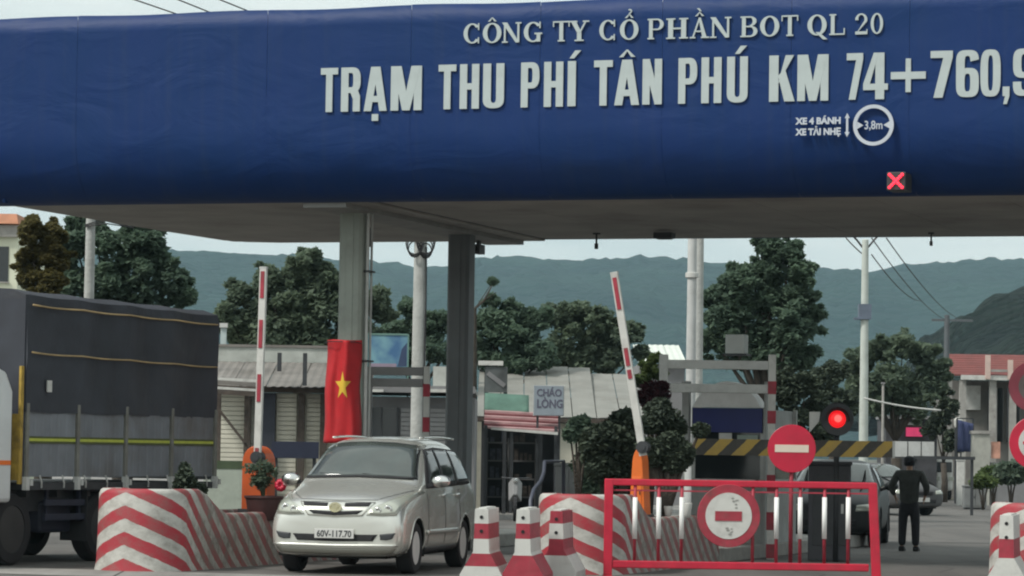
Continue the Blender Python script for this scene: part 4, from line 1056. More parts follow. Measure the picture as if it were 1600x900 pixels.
# ================================================================== PASSENGER VAN / CARS
def stations(kind):
    """y, then half section points b..h as (x,z); a and h lie on the centre line"""
    if kind == 'mpv':
        return [
         (-.01, [(.40,.34),(.50,.38),(.54,.55),(.50,.70),(.38,.76),(.2,.78),(0,.78)]),
         (.015,[(.66,.26),(.79,.33),(.82,.55),(.78,.74),(.58,.84),(.3,.865),(0,.87)]),
         (.13, [(.75,.22),(.87,.30),(.90,.55),(.87,.80),(.69,.92),(.37,.955),(0,.965)]),
         (.38, [(.76,.22),(.875,.30),(.90,.58),(.87,.90),(.72,1.00),(.38,1.045),(0,1.06)]),
         (.80, [(.76,.22),(.88,.30),(.905,.60),(.88,.99),(.76,1.09),(.42,1.145),(0,1.16)]),
         (1.08,[(.76,.22),(.88,.30),(.905,.60),(.88,1.03),(.79,1.14),(.45,1.205),(0,1.225)]),
         (1.20,[(.76,.22),(.88,.30),(.905,.60),(.88,1.05),(.80,1.17),(.46,1.27),(0,1.29)]),
         (1.80,[(.76,.22),(.88,.30),(.905,.60),(.885,1.07),(.70,1.60),(.43,1.685),(0,1.705)]),
         (2.10,[(.76,.22),(.88,.30),(.905,.60),(.885,1.08),(.675,1.70),(.42,1.775),(0,1.79)]),
         (3.30,[(.76,.22),(.88,.30),(.905,.60),(.885,1.10),(.675,1.72),(.42,1.785),(0,1.80)]),
         (4.05,[(.76,.24),(.88,.32),(.90,.60),(.875,1.10),(.66,1.66),(.41,1.735),(0,1.75)]),
         (4.38,[(.74,.30),(.86,.38),(.89,.60),(.86,1.08),(.70,1.30),(.40,1.42),(0,1.45)]),
         (4.52,[(.70,.32),(.83,.40),(.86,.60),(.84,1.00),(.68,1.08),(.36,1.12),(0,1.14)]),
         (4.58,[(.55,.38),(.68,.44),(.70,.60),(.66,.80),(.5,.86),(.3,.88),(0,.90)])]
    return [
         (-.01, [(.40,.34),(.52,.38),(.56,.52),(.52,.62),(.38,.66),(.2,.67),(0,.68)]),
         (.015,[(.60,.26),(.74,.33),(.77,.5),(.74,.66),(.55,.72),(.3,.745),(0,.75)]),
         (.13, [(.72,.22),(.83,.30),(.86,.5),(.83,.70),(.66,.79),(.36,.81),(0,.82)]),
         (.45, [(.76,.22),(.86,.30),(.885,.54),(.86,.80),(.72,.88),(.38,.91),(0,.92)]),
         (.95, [(.76,.22),(.865,.30),(.89,.58),(.87,.86),(.76,.94),(.42,.98),(0,.99)]),
         (1.25,[(.76,.22),(.865,.30),(.89,.58),(.87,.88),(.78,.98),(.45,1.03),(0,1.04)]),
         (1.38,[(.76,.22),(.865,.30),(.89,.58),(.87,.89),(.78,1.01),(.46,1.08),(0,1.10)]),
         (2.00,[(.76,.22),(.865,.30),(.89,.58),(.87,.92),(.66,1.34),(.42,1.42),(0,1.44)]),
         (2.30,[(.76,.22),(.865,.30),(.89,.58),(.87,.93),(.64,1.40),(.42,1.47),(0,1.48)]),
         (3.10,[(.76,.22),(.865,.30),(.89,.58),(.87,.94),(.64,1.39),(.42,1.455),(0,1.465)]),
         (3.75,[(.76,.24),(.865,.32),(.885,.58),(.865,.95),(.70,1.12),(.41,1.2),(0,1.22)]),
         (4.10,[(.74,.30),(.85,.38),(.87,.60),(.85,.93),(.70,1.02),(.40,1.04),(0,1.05)]),
         (4.42,[(.70,.32),(.80,.40),(.83,.60),(.81,.88),(.66,.96),(.36,.99),(0,1.0)]),
         (4.48,[(.55,.38),(.66,.44),(.68,.60),(.64,.76),(.5,.80),(.3,.82),(0,.83)])]
M_arch = mat('wheel_well', (.012,.012,.012), .95, var=0)
def car(name, label, cat, loc, rot, paint, kind='mpv', plate=None, detail=True, group=None):
    st = stations(kind); wy = (.86, 3.61) if kind == 'mpv' else (.88, 3.50); WR = .335 if kind == 'mpv' else .31; AR = WR+.065
    t = thing(name, label, cat, loc, rot, group)
    g = MB(); rings = []
    for y, pts in st:
        half = [(0, pts[0][1])]+pts
        ring = [(x, y, z) for x, z in half]+[(-x, y, z) for x, z in reversed(half[1:-1])]
        rings.append(ring)
    g.grid(rings, close=True); nr = len(rings[0])
    g.f.append(tuple(reversed(range(nr)))); g.mi.append(0); g.f.append(tuple(range((len(rings)-1)*nr, len(rings)*nr))); g.mi.append(0)
    tmp = build('tmp', g, paint); md = tmp.modifiers.new('s', 'SUBSURF'); md.levels = 3 if detail else 2
    bpy.context.view_layer.update()
    me = bpy.data.meshes.new_from_object(tmp.evaluated_get(bpy.context.evaluated_depsgraph_get())); bpy.data.objects.remove(tmp)
    vs = [v.co.copy() for v in me.vertices]; fs = [tuple(p.vertices) for p in me.polygons]
    bv = BVHTree.FromPolygons(vs, fs)
    # wheel openings
    bm = bmesh.new(); bm.from_mesh(me); band = .028 if detail else .05
    for cy in wy:
        for v in bm.verts:
            if abs(v.co.x) > .55 and v.co.z < 1.0:
                dy, dz = v.co.y-cy, v.co.z-WR; d = math.hypot(dy, dz)
                if abs(d-AR) < band: v.co.y = cy+dy/d*AR; v.co.z = WR+dz/d*AR
    dele = [f for f in bm.faces if any(all(abs(v.co.x) > .5 and math.hypot(v.co.y-cy, v.co.z-WR) < AR+.004 for v in f.verts) for cy in wy)]
    bmesh.ops.delete(bm, geom=dele, context='FACES')
    for f in bm.faces: f.smooth = True
    bm.to_mesh(me); bm.free(); me.name = 'body'; body = mk('body', me, t)
    def hit(dir_, a, b):
        if dir_ == 'F': o, d = Vector((a, -3, b)), Vector((0, 1, 0))
        elif dir_ == 'B': o, d = Vector((a, 8, b)), Vector((0, -1, 0))
        elif dir_ == 'R': o, d = Vector((3, a, b)), Vector((-1, 0, 0))
        elif dir_ == 'L': o, d = Vector((-3, a, b)), Vector((1, 0, 0))
        h = bv.ray_cast(o, d)
        if h[0] is None: h = bv.find_nearest(o+d*2.5)
        n = h[1]
        if n.dot(d) > 0: n = -n
        return h[0], n
    def patch(nm, rows, dir_, off, m, nu=10, nv=6, th=.0, parent=None):
        def at(poly, s):
            k = len(poly)-1; q = min(s*k, k-1e-6); i = int(q); f = q-i
            return (poly[i][0]+(poly[i+1][0]-poly[i][0])*f, poly[i][1]+(poly[i+1][1]-poly[i][1])*f)
        gr = []
        for j in range(nv+1):
            r_ = j/nv*(len(rows)-1); jj = min(int(r_), len(rows)-2); f = r_-jj; row = []
            for i in range(nu+1):
                A, B = at(rows[jj], i/nu), at(rows[jj+1], i/nu)
                p, n = hit(dir_, A[0]+(B[0]-A[0])*f, A[1]+(B[1]-A[1])*f); row.append(p+n*off)
            gr.append([tuple(p) for p in row])
        o = build(nm, MB().grid(gr), m, parent or t, smooth=True)
        s = o.modifiers.new('s', 'SOLIDIFY'); s.thickness = th or max(abs(off)*1.2, .006); s.offset = 0
        return o
    mpv = kind == 'mpv'
    # glazing
    if mpv:
        ws = [[(-.74,1.235),(-.4,1.255),(0,1.262),(.4,1.255),(.74,1.235)], [(-.70,1.33),(0,1.35),(.70,1.33)], [(-.60,1.655),(-.3,1.69),(0,1.70),(.3,1.69),(.60,1.655)]]
    else:
        ws = [[(-.72,1.06),(0,1.07),(.72,1.06)], [(-.57,1.385),(0,1.415),(.57,1.385)]]
    seal = [[(a*1.03, b-.018) for a, b in ws[0]]]+[[(a*1.025, b) for a, b in r_] for r_ in ws[1:-1]]+[[(a*1.03, b+.012) for a, b in ws[-1]]]
    patch('windscreen_seal', seal, 'F', .004, M_black, 20, 10)
    wsc = patch('windscreen', ws, 'F', .010, M_wscreen, 24, 12)
    for d in 'RL':
        if mpv:
            dk = [[(1.42,1.10),(2.6,1.115),(4.12,1.15)],[(1.56,1.25),(2.6,1.27),(4.16,1.28)],[(2.02,1.615),(2.6,1.645),(3.86,1.61)]]
            patch('window_frame', dk, d, .004, M_black, 30, 8)
            wins = [('window',[[(1.60,1.13),(2.36,1.14)],[(2.04,1.585),(2.36,1.60)]]), ('window',[[(2.44,1.14),(3.16,1.15)],[(2.44,1.605),(3.16,1.605)]]), ('window',[[(3.24,1.155),(4.06,1.18)],[(3.24,1.60),(3.84,1.575)]])]
        else:
            patch('window_frame', [[(1.55,.95),(3.5,.98)],[(2.1,1.33),(3.1,1.33)]], d, .004, M_black, 20, 6)
            wins = [('window',[[(1.66,.97),(2.36,.98)],[(2.12,1.31),(2.36,1.32)]]), ('window',[[(2.44,.98),(3.36,1.0)],[(2.44,1.32),(3.04,1.31)]])]
        for nm, rw in wins: patch(nm, rw, d, .011, M_glass, 12, 8)
        if detail:
            for yy in (1.42, 2.40, 3.28): patch('door_gap', [[(yy-.006,.36),(yy+.006,.36)],[(yy-.006,1.08),(yy+.006,1.08)]], d, .002, M_black, 1, 14, .003)
            for yy in (2.22, 3.06): patch('door_handle', [[(yy,.985),(yy+.17,.99)],[(yy,1.02),(yy+.17,1.025)]], d, .022, M_chrome, 6, 2, .02)
            patch('side_moulding', [[(1.32,.50),(3.2,.50)],[(1.32,.56),(3.2,.56)]], d, .012, paint, 16, 2, .014)
            patch('sill_trim', [[(1.30,.27),(3.2,.27)],[(1.30,.33),(3.2,.33)]], d, .01, M_dark, 16, 2, .02)
        sx = 1 if d == 'R' else -1
        # door mirror
        my, mz = (1.50, 1.20) if mpv else (1.62, 1.02)
        g = MB(); g.lathe([(0,-.07),(.055,-.06),(.085,-.02),(.09,.03),(.085,.05),(0,.05)], 20, 'y')
        g.v = [(sx*(1.03+p[0]*1.45), my+p[1], mz+p[2]*.95) for p in g.v]
        mo = build('mirror', g, M_chrome if mpv else paint, t, smooth=True)
        g = MB(); g.bar((sx*.82, my+.02, mz-.07), (sx*.95, my+.02, mz-.03), .06, .05); build('mirror_arm', g, M_black, mo)
        for cy in wy:
            wheel(t, (sx*.765, cy, WR), WR, .21, sx, M_alloy if mpv else M_steelw)
            pts = []
            for i in range(25):
                q = -.25+(math.pi+.5)*i/24; y_, z_ = cy+AR*math.cos(q), WR+AR*math.sin(q)
                p, n = hit(d, y_, max(z_, .24)); pts.append((p.x-sx*.004, y_, z_))
            g = MB(); g.tube(pts, .014, 6); build('arch_lip', g, paint, t, smooth=True)
            g = MB(); rows = []
            for i in range(17):
                q = -.3+(math.pi+.6)*i/16; y_, z_ = cy+(AR+.01)*math.cos(q), WR+(AR+.01)*math.sin(q); rows.append([(sx*.88, y_, z_), (sx*.45, y_, z_)])
            g.grid(rows); g.add([r_[1] for r_ in rows], [tuple(range(17))]); build('wheel_well', g, M_arch, t)
    # front end
    if mpv:
        for s in (-1, 1):
            def mir(rw): return [[(s*a, b) for a, b in r_] for r_ in rw]
            hl = [[(.41,.765),(.60,.755),(.79,.765)],[(.47,.85),(.66,.88),(.84,.93)],[(.56,.895),(.71,1.0),(.865,1.09)]]
            h = patch('headlight', mir(hl), 'F', .008, M_lampback, 14, 8)
            patch('lamp_lens', mir([[(.45,.785),(.6,.775),(.77,.785)],[(.51,.85),(.67,.88),(.82,.925)],[(.59,.885),(.72,.97),(.845,1.05)]]), 'F', .016, M_lens, 12, 8, parent=h)
            for cx, cz, r_ in ((.56,.83,.045),(.68,.845,.055)):
                p, n = hit('F', s*cx, cz); g = MB(); g.lathe([(r_,-.018),(r_*.92,-.026),(r_*.6,-.022),(0,-.02)], 18, 'y', (p.x, p.y-.012, cz)); build('reflector', g, M_chrome, h, smooth=True)
            patch('fog_lamp', mir([[(.60,.455),(.68,.45),(.75,.47)],[(.59,.525),(.69,.535),(.79,.545)]]), 'F', .008, M_dark, 8, 4)
            patch('grille_slot', mir([[(.115,.865),(.43,.872)],[(.115,.905),(.45,.915)]]), 'F', .012, M_black, 12, 3)
        patch('grille_chrome', [[(-.36,.752),(0,.735),(.36,.752)],[(-.44,.85),(0,.84),(.44,.85)],[(-.50,.925),(0,.935),(.50,.925)]], 'F', .007, M_chrome2, 24, 8, .008)
        patch('grille_slot', [[(-.29,.775),(0,.757),(.29,.775)],[(-.36,.822),(0,.805),(.36,.822)]], 'F', .013, M_black, 20, 3)
        p, n = hit('F', 0, .86)
        g = MB(); g.ring((0,.862), .062, .082, p.y-.052, p.y-.03, 32, rz0=.046, rz1=.064); g.ring((0,.872), .02, .034, p.y-.05, p.y-.03, 24, rz0=.038, rz1=.050); g.ring((0,.887), .040, .052, p.y-.051, p.y-.03, 24, rz0=.016, rz1=.027)
        g.disc((0,.862), .064, p.y-.034, p.y-.01, 28, rz=.048); build('badge', g, mat('badge_gold_chrome', (.75,.70,.48), .25, .8, var=0), t)
        patch('lower_intake', [[(-.50,.435),(0,.425),(.50,.435)],[(-.56,.52),(0,.515),(.56,.52)]], 'F', .006, M_black, 20, 5)
        patch('bumper_ridge', [[(-.80,.37),(0,.355),(.80,.37)],[(-.82,.40),(0,.39),(.82,.40)]], 'F', .02, paint, 26, 2, .03)
        patch('chin_spoiler', [[(-.74,.275),(0,.262),(.74,.275)],[(-.80,.35),(0,.338),(.80,.35)]], 'F', .004, M_chin, 24, 3)
        patch('bonnet_gap', [[(-.80,1.075),(-.5,.957),(0,.949),(.5,.957),(.80,1.075)],[(-.802,1.080),(-.5,.961),(0,.953),(.5,.961),(.802,1.080)]], 'F', .003, M_dark, 40, 1, .003)
        patch('wiper_cowl', [[(-.72,1.215),(0,1.238),(.72,1.215)],[(-.73,1.235),(0,1.258),(.73,1.235)]], 'F', .012, M_black, 20, 2)
        for s0 in (-.55, .05):
            p0, _ = hit('F', s0+.45, 1.255); p1, _ = hit('F', s0, 1.28); g = MB(); g.tube([p0+Vector((0,-.02,.0)), p1+Vector((0,-.02,.01))], .006, 5); build('wiper', g, M_black, t)
        g = MB()
        for sx in (-1, 1):
            pp = []
            for i in range(9): p, n = hit('R' if sx > 0 else 'L', 2.05+2.0*i/8, 1.70); pp.append((sx*.60, 2.05+2.0*i/8, 1.765+.02*math.sin(math.pi*i/8)))
            g.tube(pp, .014, 8)
        build('roof_rail', g, paint, t, smooth=True)
    else:
        for s in (-1, 1):
            patch('headlight', [[(s*.48,.60),(s*.78,.61)],[(s*.50,.70),(s*.80,.73)]], 'F', .008, M_lens, 8, 4)
            patch('tail_light', [[(s*.55,.80),(s*.76,.80)],[(s*.55,.92),(s*.75,.92)]], 'B', .008, M_signred, 6, 4)
        patch('grille', [[(-.38,.58),(.38,.58)],[(-.40,.68),(.40,.68)]], 'F', .008, M_black, 12, 3)
        patch('lower_intake', [[(-.5,.36),(.5,.36)],[(-.5,.46),(.5,.46)]], 'F', .006, M_black, 12, 3)
        patch('rear_window', [[(-.62,1.12),(.62,1.12)],[(-.55,1.34),(.55,1.34)]] , 'B', .008, M_glass, 12, 5)
    # number plate
    p, n = hit('F', 0, .53 if mpv else .42); zc = .525 if mpv else .45
    g = MB(); g.box(-.26,.26,p.y-.045,p.y-.03,zc-.06,zc+.06); pl = build('number_plate', g, mat('plate_white', (.55,.55,.53), .5, var=.05), t, bevel=.004)
    if plate: text_obj('plate_text', plate, .115, M_dark, pl, (0, p.y-.046, zc-.04), bold=.003, depth=.001, sx=.86)
    # underside
    g = MB(); g.box(-.60,.60,.35,4.2,.20,.34); g.box(-.42,.42,wy[0]-.05,wy[0]+.05,.20,.30); g.tube([(-.7,wy[1],WR),(.7,wy[1],WR)], .05, 8); g.lathe([(.13,-.14),(.17,0),(.13,.14)], 12, 'x', (.0, wy[1], WR-.03))
    build('underbody', g, M_arch, t)
    return t
M_paint = mat('champagne_silver_paint', (.73,.735,.68), .27, .66, var=.05, scale=1.5, coat=.6, dirt=.10)
M_chin = mat('lower_bumper_paint', (.33,.32,.28), .4, .4, var=.08, dirt=.3)
M_lampback = mat('lamp_surround', (.55,.56,.50), .25, .6, var=0)
M_lens = mat('lamp_lens_clear', (.42,.44,.38), .08, .2, var=0, coat=.8)
M_chrome2 = mat('grille_bright_trim', (.72,.72,.66), .22, .7, var=0)
M_wscreen = mat('windscreen_tinted', (.060,.072,.068), .07, var=.35, scale=1.3, spec=.9)
cp = W(523, 862, 42.0)
van = car('silver_minivan', 'champagne silver people carrier driving out of the toll lane', 'car', (cp.x, 42.0, 0), R(-12.0), M_paint, 'mpv', '60V-117.70'); van.scale = (1.02, 1.02, 1.02)
M_ckd = mat('dark_car_paint', (.016,.02,.022), .5, .0, var=.1); M_ckg = mat('grey_car_paint', (.07,.07,.072), .5, .0, var=.1)
car('dark_car', 'black car stopped behind the hazard boom, seen through the right half of the red fence', 'car', (XW(1296, 58), 58, 0), R(-10), M_ckd, 'sedan', None, False, 'cars beyond the toll lane').scale = (1, 1, 1.08)
car('parked_car', 'grey car parked just behind the standing person', 'car', (XW(1440, 90), 90, 0), R(28), M_ckg, 'sedan', None, False, 'cars beyond the toll lane')
car('parked_car', 'dark car standing in the lane just left of the dark cabinet, behind the fence', 'car', (XW(1222, 68), 68, 0), R(-17), mat('black_car_paint', (.012,.013,.016), .55, .0, var=.1), 'sedan', None, False, 'cars beyond the toll lane')

# ================================================================== TRUCK
TA = -math.atan2(.40, .916)
truck = thing('covered_truck', 'truck with dark blue tarpaulin top and grey side panels at the left edge', 'truck', (XW(40, 43.5), 43.5, 0), TA)
M_tarp = mat('tarp_dark_blue', (.034,.038,.048), .75, var=.25, scale=1.2, bump=.9, bscale=2.2, dirt=.2)
M_tpan = mat('truck_side_panel', (.175,.19,.21), .65, .0, var=.2, scale=1.6, dirt=.6)
M_tpost = mat('truck_post', (.17,.17,.15), .6, var=.2, scale=5, dirt=.4)
LB = 5.28; WB = 2.35
# tarp: side, top and ends with sagging cloth
rows = []; NY = 44
for j in range(NY+1):
    y = -.06+(LB+.08)*j/NY; row = []
    rib = abs(math.sin(math.pi*y/1.32))
    prof_ = [(.025,2.09),(.03,2.3),(.03,2.6),(.03,2.87),(.03,3.2),(.03,3.5),(.0,3.68),(-.25,3.76),(-WB/2,3.80),(-WB+.25,3.76),(-WB,3.68),(-WB-.03,3.3),(-WB-.03,2.7),(-WB-.025,2.09)]
    for x, z in prof_:
        nz_ = mn.noise(Vector((y*1.6, z*1.3, x)))*.045+mn.noise(Vector((y*5, z*1.1, 7)))*.02
        dx = (-.05*rib*(.4+.6*math.sin((z-2.1)*2.0)) if -.1 < x and z < 3.6 else 0)+nz_
        dz = -.018*rib if z > 3.6 else (-.02*rib if z < 2.15 else 0)
        row.append((x+(dx if x > -.1 else (-dx if x < -WB+.1 else 0)), y, z+dz+(-.05*y/LB if z > 3.6 else 0)))
    rows.append(row)
tb = build('tarpaulin', MB().grid(rows).add(rows[0], [tuple(range(14))]).add(rows[-1], [tuple(reversed(range(14)))]), M_tarp, truck, smooth=False, auto=True)
M_strap = mat('strap_tan', (.36,.26,.13), .8, var=.2)
for z0, z1 in ((3.535,3.485),(2.89,2.845)):
    g = MB(); pts = []
    for i in range(25):
        y = .0+LB*.985*i/24; rib = abs(math.sin(math.pi*y/1.32)); pts.append((.062-.035*rib+.01, y, z0+(z1-z0)*i/24-.012*rib))
    g.tube(pts, .014, 6); build('strap', g, M_strap, truck, smooth=True)
g = MB(); g.box(.05,.075,.42,.52,2.36,2.52); build('ratchet_tag', g, M_white, truck)
# front wall behind the cab
g = MB(); g.box(-WB,0,-.08,-.03,1.15,3.62); build('headboard', g, mat('headboard_dark', (.03,.034,.045), .7, var=.2), truck)
ys = [0,1.32,2.64,3.96,LB]
for a, b in zip(ys, ys[1:]):
    g = MB(); n = int((b-a-.1)/.2); y0 = a+.05; st_ = (b-a-.1)/n; poly = []
    for k in range(n):
        q = y0+k*st_; poly += [(.0,q),(.0,q+st_*.55),(-.006,q+st_*.65),(-.006,q+st_*.92)]
    poly += [(.0,b-.05),(-.05,b-.05),(-.05,y0)]
    g.prism(poly, 1.20, 2.085, 'z'); p = build('side_panel', g, M_tpan, truck)
    g = MB(); g.box(.004,.012,a+.055,b-.055,1.655,1.685); g.box(.004,.012,a+.055,b-.055,1.725,1.75); build('dark_line', g, mat('stripe_olive', (.07,.085,.02), .6, var=.1), p)
    g = MB(); g.box(.004,.014,a+.055,b-.055,1.686,1.724); build('reflective_stripe', g, mat('stripe_lime', (.42,.47,.06), .5, var=.12, scale=8), p)
for i, y in enumerate(ys):
    g = MB(); g.box(-.03,.035,y-.035,y+.035,1.12,2.2); p = build('post', g, M_tpost, truck, bevel=.006)
    g = MB(); g.box(.0,.07,y-.07,y+.01,1.02,1.20); g.box(.02,.075,y+.03,y+.09,1.08,1.16); build('latch', g, M_pale, p)
for k in range(9):
    g = MB(); y = .3+k*.58; g.tube([(.045,y,1.22),(.06,y+.03,1.12),(.04,y+.06,1.05)], .012, 6); build('rope_hook', g, M_pale, truck)
g = MB(); g.box(-.13,-.035,-.16,-.09,1.15,2.05); g.box(-.03,.01,-.16,-.09,1.1,2.7); build('yellow_corner_post', g, mat('rusty_yellow', (.36,.24,.04), .7, var=.35, scale=7, dirt=.4), truck, bevel=.005)
g = MB(); g.box(-WB-.02,.02,-.05,LB,1.02,1.12); g.box(-.35,-.25,-.3,LB-.1,.72,1.02); g.box(-WB+.25,-WB+.35,-.3,LB-.1,.72,1.02)
for k in range(7): g.box(-WB+.1,-.1,.2+k*.8,.28+k*.8,.92,1.02)
build('chassis', g, M_dark, truck)
M_tbl = mat('chassis_dark_blue', (.018,.022,.04), .55, var=.2)
for z in (.84,.64):
    g = MB(); g.box(-.10,-.05,.62,1.72,z-.045,z+.045); build('side_guard', g, M_tbl, truck, bevel=.008)
g = MB()
for y in (.75,1.6): g.box(-.14,-.10,y-.03,y+.03,.58,1.02)
build('guard_bracket', g, M_tbl, truck)
g = MB(); g.box(-.75,-.2,.75,1.55,.42,.86); build('fuel_tank', g, M_tbl, truck, bevel=.05)
for y in (-.12, 2.25, 3.45):
    for x, sd_ in ((-.24, 1), (-WB+.24, -1)):
        wheel(truck, (x, y, .49), .49, .27, sd_, M_steelw, 6)
    g = MB(); g.tube([(-WB+.3,y,.49),(-.3,y,.49)], .07, 8); build('axle', g, M_dark, truck)
for q in ((-.42,-.03,-.72,-.66,.35,.95),(-.45,-.02,1.66,1.69,.30,1.0)): g = MB(); g.box(*q); build('mud_flap', g, M_black, truck)
g = MB(); g.box(-WB+.1,-.1,LB-.02,LB+.03,.55,.7); build('rear_bumper', g, M_dark, truck)
g = MB(); g.box(-WB+.02,-.02,LB,LB+.04,1.15,2.1); build('tailgate', g, M_tpan, truck)
# cab
M_cab2 = mat('cab_white', (.60,.62,.62), .35, var=.05, coat=.4, dirt=.12)
g = MB(); prf = [(-2.05,.85),(-.30,.85),(-.30,2.35),(-.48,2.62),(-.85,2.72),(-1.55,2.70),(-1.80,2.45),(-2.02,1.75),(-2.08,1.3)]
g.prism(prf, -WB+.05, -.012, 'x'); cb = build('cab', g, M_cab2, truck, bevel=.06)
g = MB(); g.prism([(-1.78,1.72),(-1.0,1.72),(-1.0,2.42),(-1.62,2.42)], -.010, -.0, 'x'); build('door_window', g, M_glass, cb)
g = MB(); g.hexa([(-WB+.3,-2.035,1.72),(-.28,-2.035,1.72),(-.28,-2.0,1.72),(-WB+.3,-2.0,1.72)], [(-WB+.36,-1.83,2.42),(-.34,-1.83,2.42),(-.34,-1.79,2.42),(-WB+.36,-1.79,2.42)]); build('windscreen', g, M_glass, cb)
g = MB(); g.box(-.010,-.002,-2.0,-.36,1.36,1.42); build('orange_stripe', g, M_orange2, cb)
g = MB(); g.box(-WB+.2,-.18,-2.16,-2.04,.45,.95); g.box(-.4,-.13,-1.95,-.6,.45,.84); build('bumper', g, M_cab2, truck, bevel=.03)
g = MB(); g.box(-.02,.10,-1.95,-1.85,1.75,2.2); g.bar((-.14,-1.9,2.25),(.04,-1.9,2.15),.03,.03); build('mirror', g, M_dark, truck)

# ================================================================== PERSON
def person(name, label, loc, rot):
    t = thing(name, label, 'person', loc, rot)
    def skin(nm, nodes, edges, m, lv=2, root=0):
        me = bpy.data.meshes.new(nm); me.from_pydata([p for p, r in nodes], edges, []); me.materials.append(m)
        o = mk(nm, me, t); sk = o.modifiers.new('skin', 'SKIN'); sk.use_smooth_shade = True
        d = me.skin_vertices[0].data
        for i, (p, r) in enumerate(nodes): d[i].radius = r if isinstance(r, tuple) else (r, r); d[i].use_root = (i == root)
        s = o.modifiers.new('sub', 'SUBSURF'); s.levels = lv; s.render_levels = lv
        return o
    # front of the figure is -y in local space
    body = [((0,0,.86),.09),((0,0,1.02),.09),((0,0,1.20),.12),((0,.0,1.34),.10),((0,-.005,1.42),.05),((0,-.015,1.50),(.06,.068)),((0,-.02,1.56),(.072,.085)),((0,-.01,1.62),(.05,.06))]
    e = [(i, i+1) for i in range(7)]
    for s in (-1, 1):
        b = len(body)
        body += [((s*.10,0,.80),.085),((s*.115,.0,.45),.052),((s*.12,.015,.10),.036),((s*.125,-.06,.035),(.035,.028)),((s*.13,-.14,.025),(.03,.02))]
        e += [(0,b),(b,b+1),(b+1,b+2),(b+2,b+3),(b+3,b+4)]
        b = len(body)
        body += [((s*.18,0,1.35),.05),((s*.30,.04,1.12),.038),((s*.265,-.085,.965),.027),((s*.25,-.11,.915),(.03,.018))]
        e += [(3,b),(b,b+1),(b+1,b+2),(b+2,b+3)]
        h = len(body)-1
        for k in range(4):
            x0 = s*(.225)+(k-1.5)*.0; y0 = -.105+.016*k; L_ = (.062,.07,.066,.052)[k]
            n = len(body); body += [((s*.247,y0-.03,.89),.0085),((s*.24,y0-.038,.89-L_*.55),.008),((s*.23,y0-.042,.89-L_),.0065)]
            e += [(h,n),(n,n+1),(n+1,n+2)]
        n = len(body); body += [((s*.228,-.15,.913),.0095),((s*.215,-.165,.88),.008)]; e += [(h,n),(n,n+1)]
    skn = mat('skin_tan', (.36,.22,.15), .6, var=.08)
    skin('body', body, e, skn)
    # face and ears
    g = MB(); g.lathe([(0,-.012),(.011,-.008),(.013,.008),(0,.014)], 10, 'z', (0,-.108,1.545)); build('nose', g, skn, t, smooth=True)
    g = MB()
    for s in (-1, 1): g.lathe([(0,-.02),(.014,-.01),(.016,.008),(0,.024)], 8, 'z', (s*.078,-.01,1.55))
    build('ear', g, skn, t, smooth=True)
    g = MB()
    for s in (-1, 1): g.lathe([(0,-.006),(.008,-.003),(.008,.003),(0,.006)], 8, 'z', (s*.028,-.098,1.57))
    g.box(-.022,.022,-.104,-.096,1.510,1.516); build('eyes_and_mouth', g, M_dark, t)
    M_jack = mat('jacket_dark_grey', (.040,.044,.040), .85, var=.25, scale=9, bump=.4, bscale=14); M_trou = mat('trousers_black', (.014,.015,.02), .85, var=.2, scale=9, bump=.4, bscale=14)
    jk = [((0,0,.76),(.185,.145)),((0,0,1.0),(.185,.14)),((0,0,1.18),(.195,.14)),((0,0,1.33),(.17,.12)),((0,-.0,1.42),(.075,.07))]; je = [(0,1),(1,2),(2,3),(3,4)]
    for s in (-1, 1):
        b = len(jk); jk += [((s*.20,.0,1.35),.080),((s*.27,.035,1.22),.076),((s*.315,.05,1.12),.066),((s*.295,-.02,1.04),.054),((s*.27,-.075,.975),.042)]; je += [(3,b),(b,b+1),(b+1,b+2),(b+2,b+3),(b+3,b+4)]
    skin('jacket', jk, je, M_jack, root=0)
    tr = [((0,0,.96),(.15,.115)),((0,0,.80),(.13,.11))]; te = [(0,1)]
    for s in (-1, 1):
        b = len(tr); tr += [((s*.100,0,.70),.100),((s*.112,-.005,.46),.084),((s*.118,.012,.22),.074),((s*.12,.012,.08),.072)]; te += [(1,b),(b,b+1),(b+1,b+2),(b+2,b+3)]
    skin('trousers', tr, te, M_trou, root=0)
    for s in (-1, 1):
        g = MB(); g.prism([(-.17,0),(.075,0),(.08,.05),(.05,.09),(-.03,.085),(-.12,.06),(-.175,.035)], s*.125-.048, s*.125+.048, 'x'); build('shoe', g, M_black, t, bevel=.014)
    g = MB(); g.lathe([(.100,1.555),(.102,1.60),(.092,1.635),(.06,1.66),(0,1.668)], 20, 'z', (0,-.012,0)); g.prism([(-.075,-.10),(-.05,-.165),(0,-.18),(.05,-.165),(.075,-.10)], 1.585, 1.597, 'z')
    build('cap', g, M_trou, t, smooth=False, auto=True)
    g = MB(); g.lathe([(.084,1.49),(.094,1.52),(.094,1.56),(.05,1.6)], 16, 'z', (0,.0,0)); g.v = [(p[0], abs(p[1])*.95+.0, p[2]) for p in g.v]; build('hair', g, M_trou, t, smooth=True)
    return t
pp = W(1420, 860, 56.2)
person('person', 'person in dark jacket, black trousers and cap standing right of the red fence', (pp.x, 56.2, 0), R(165))
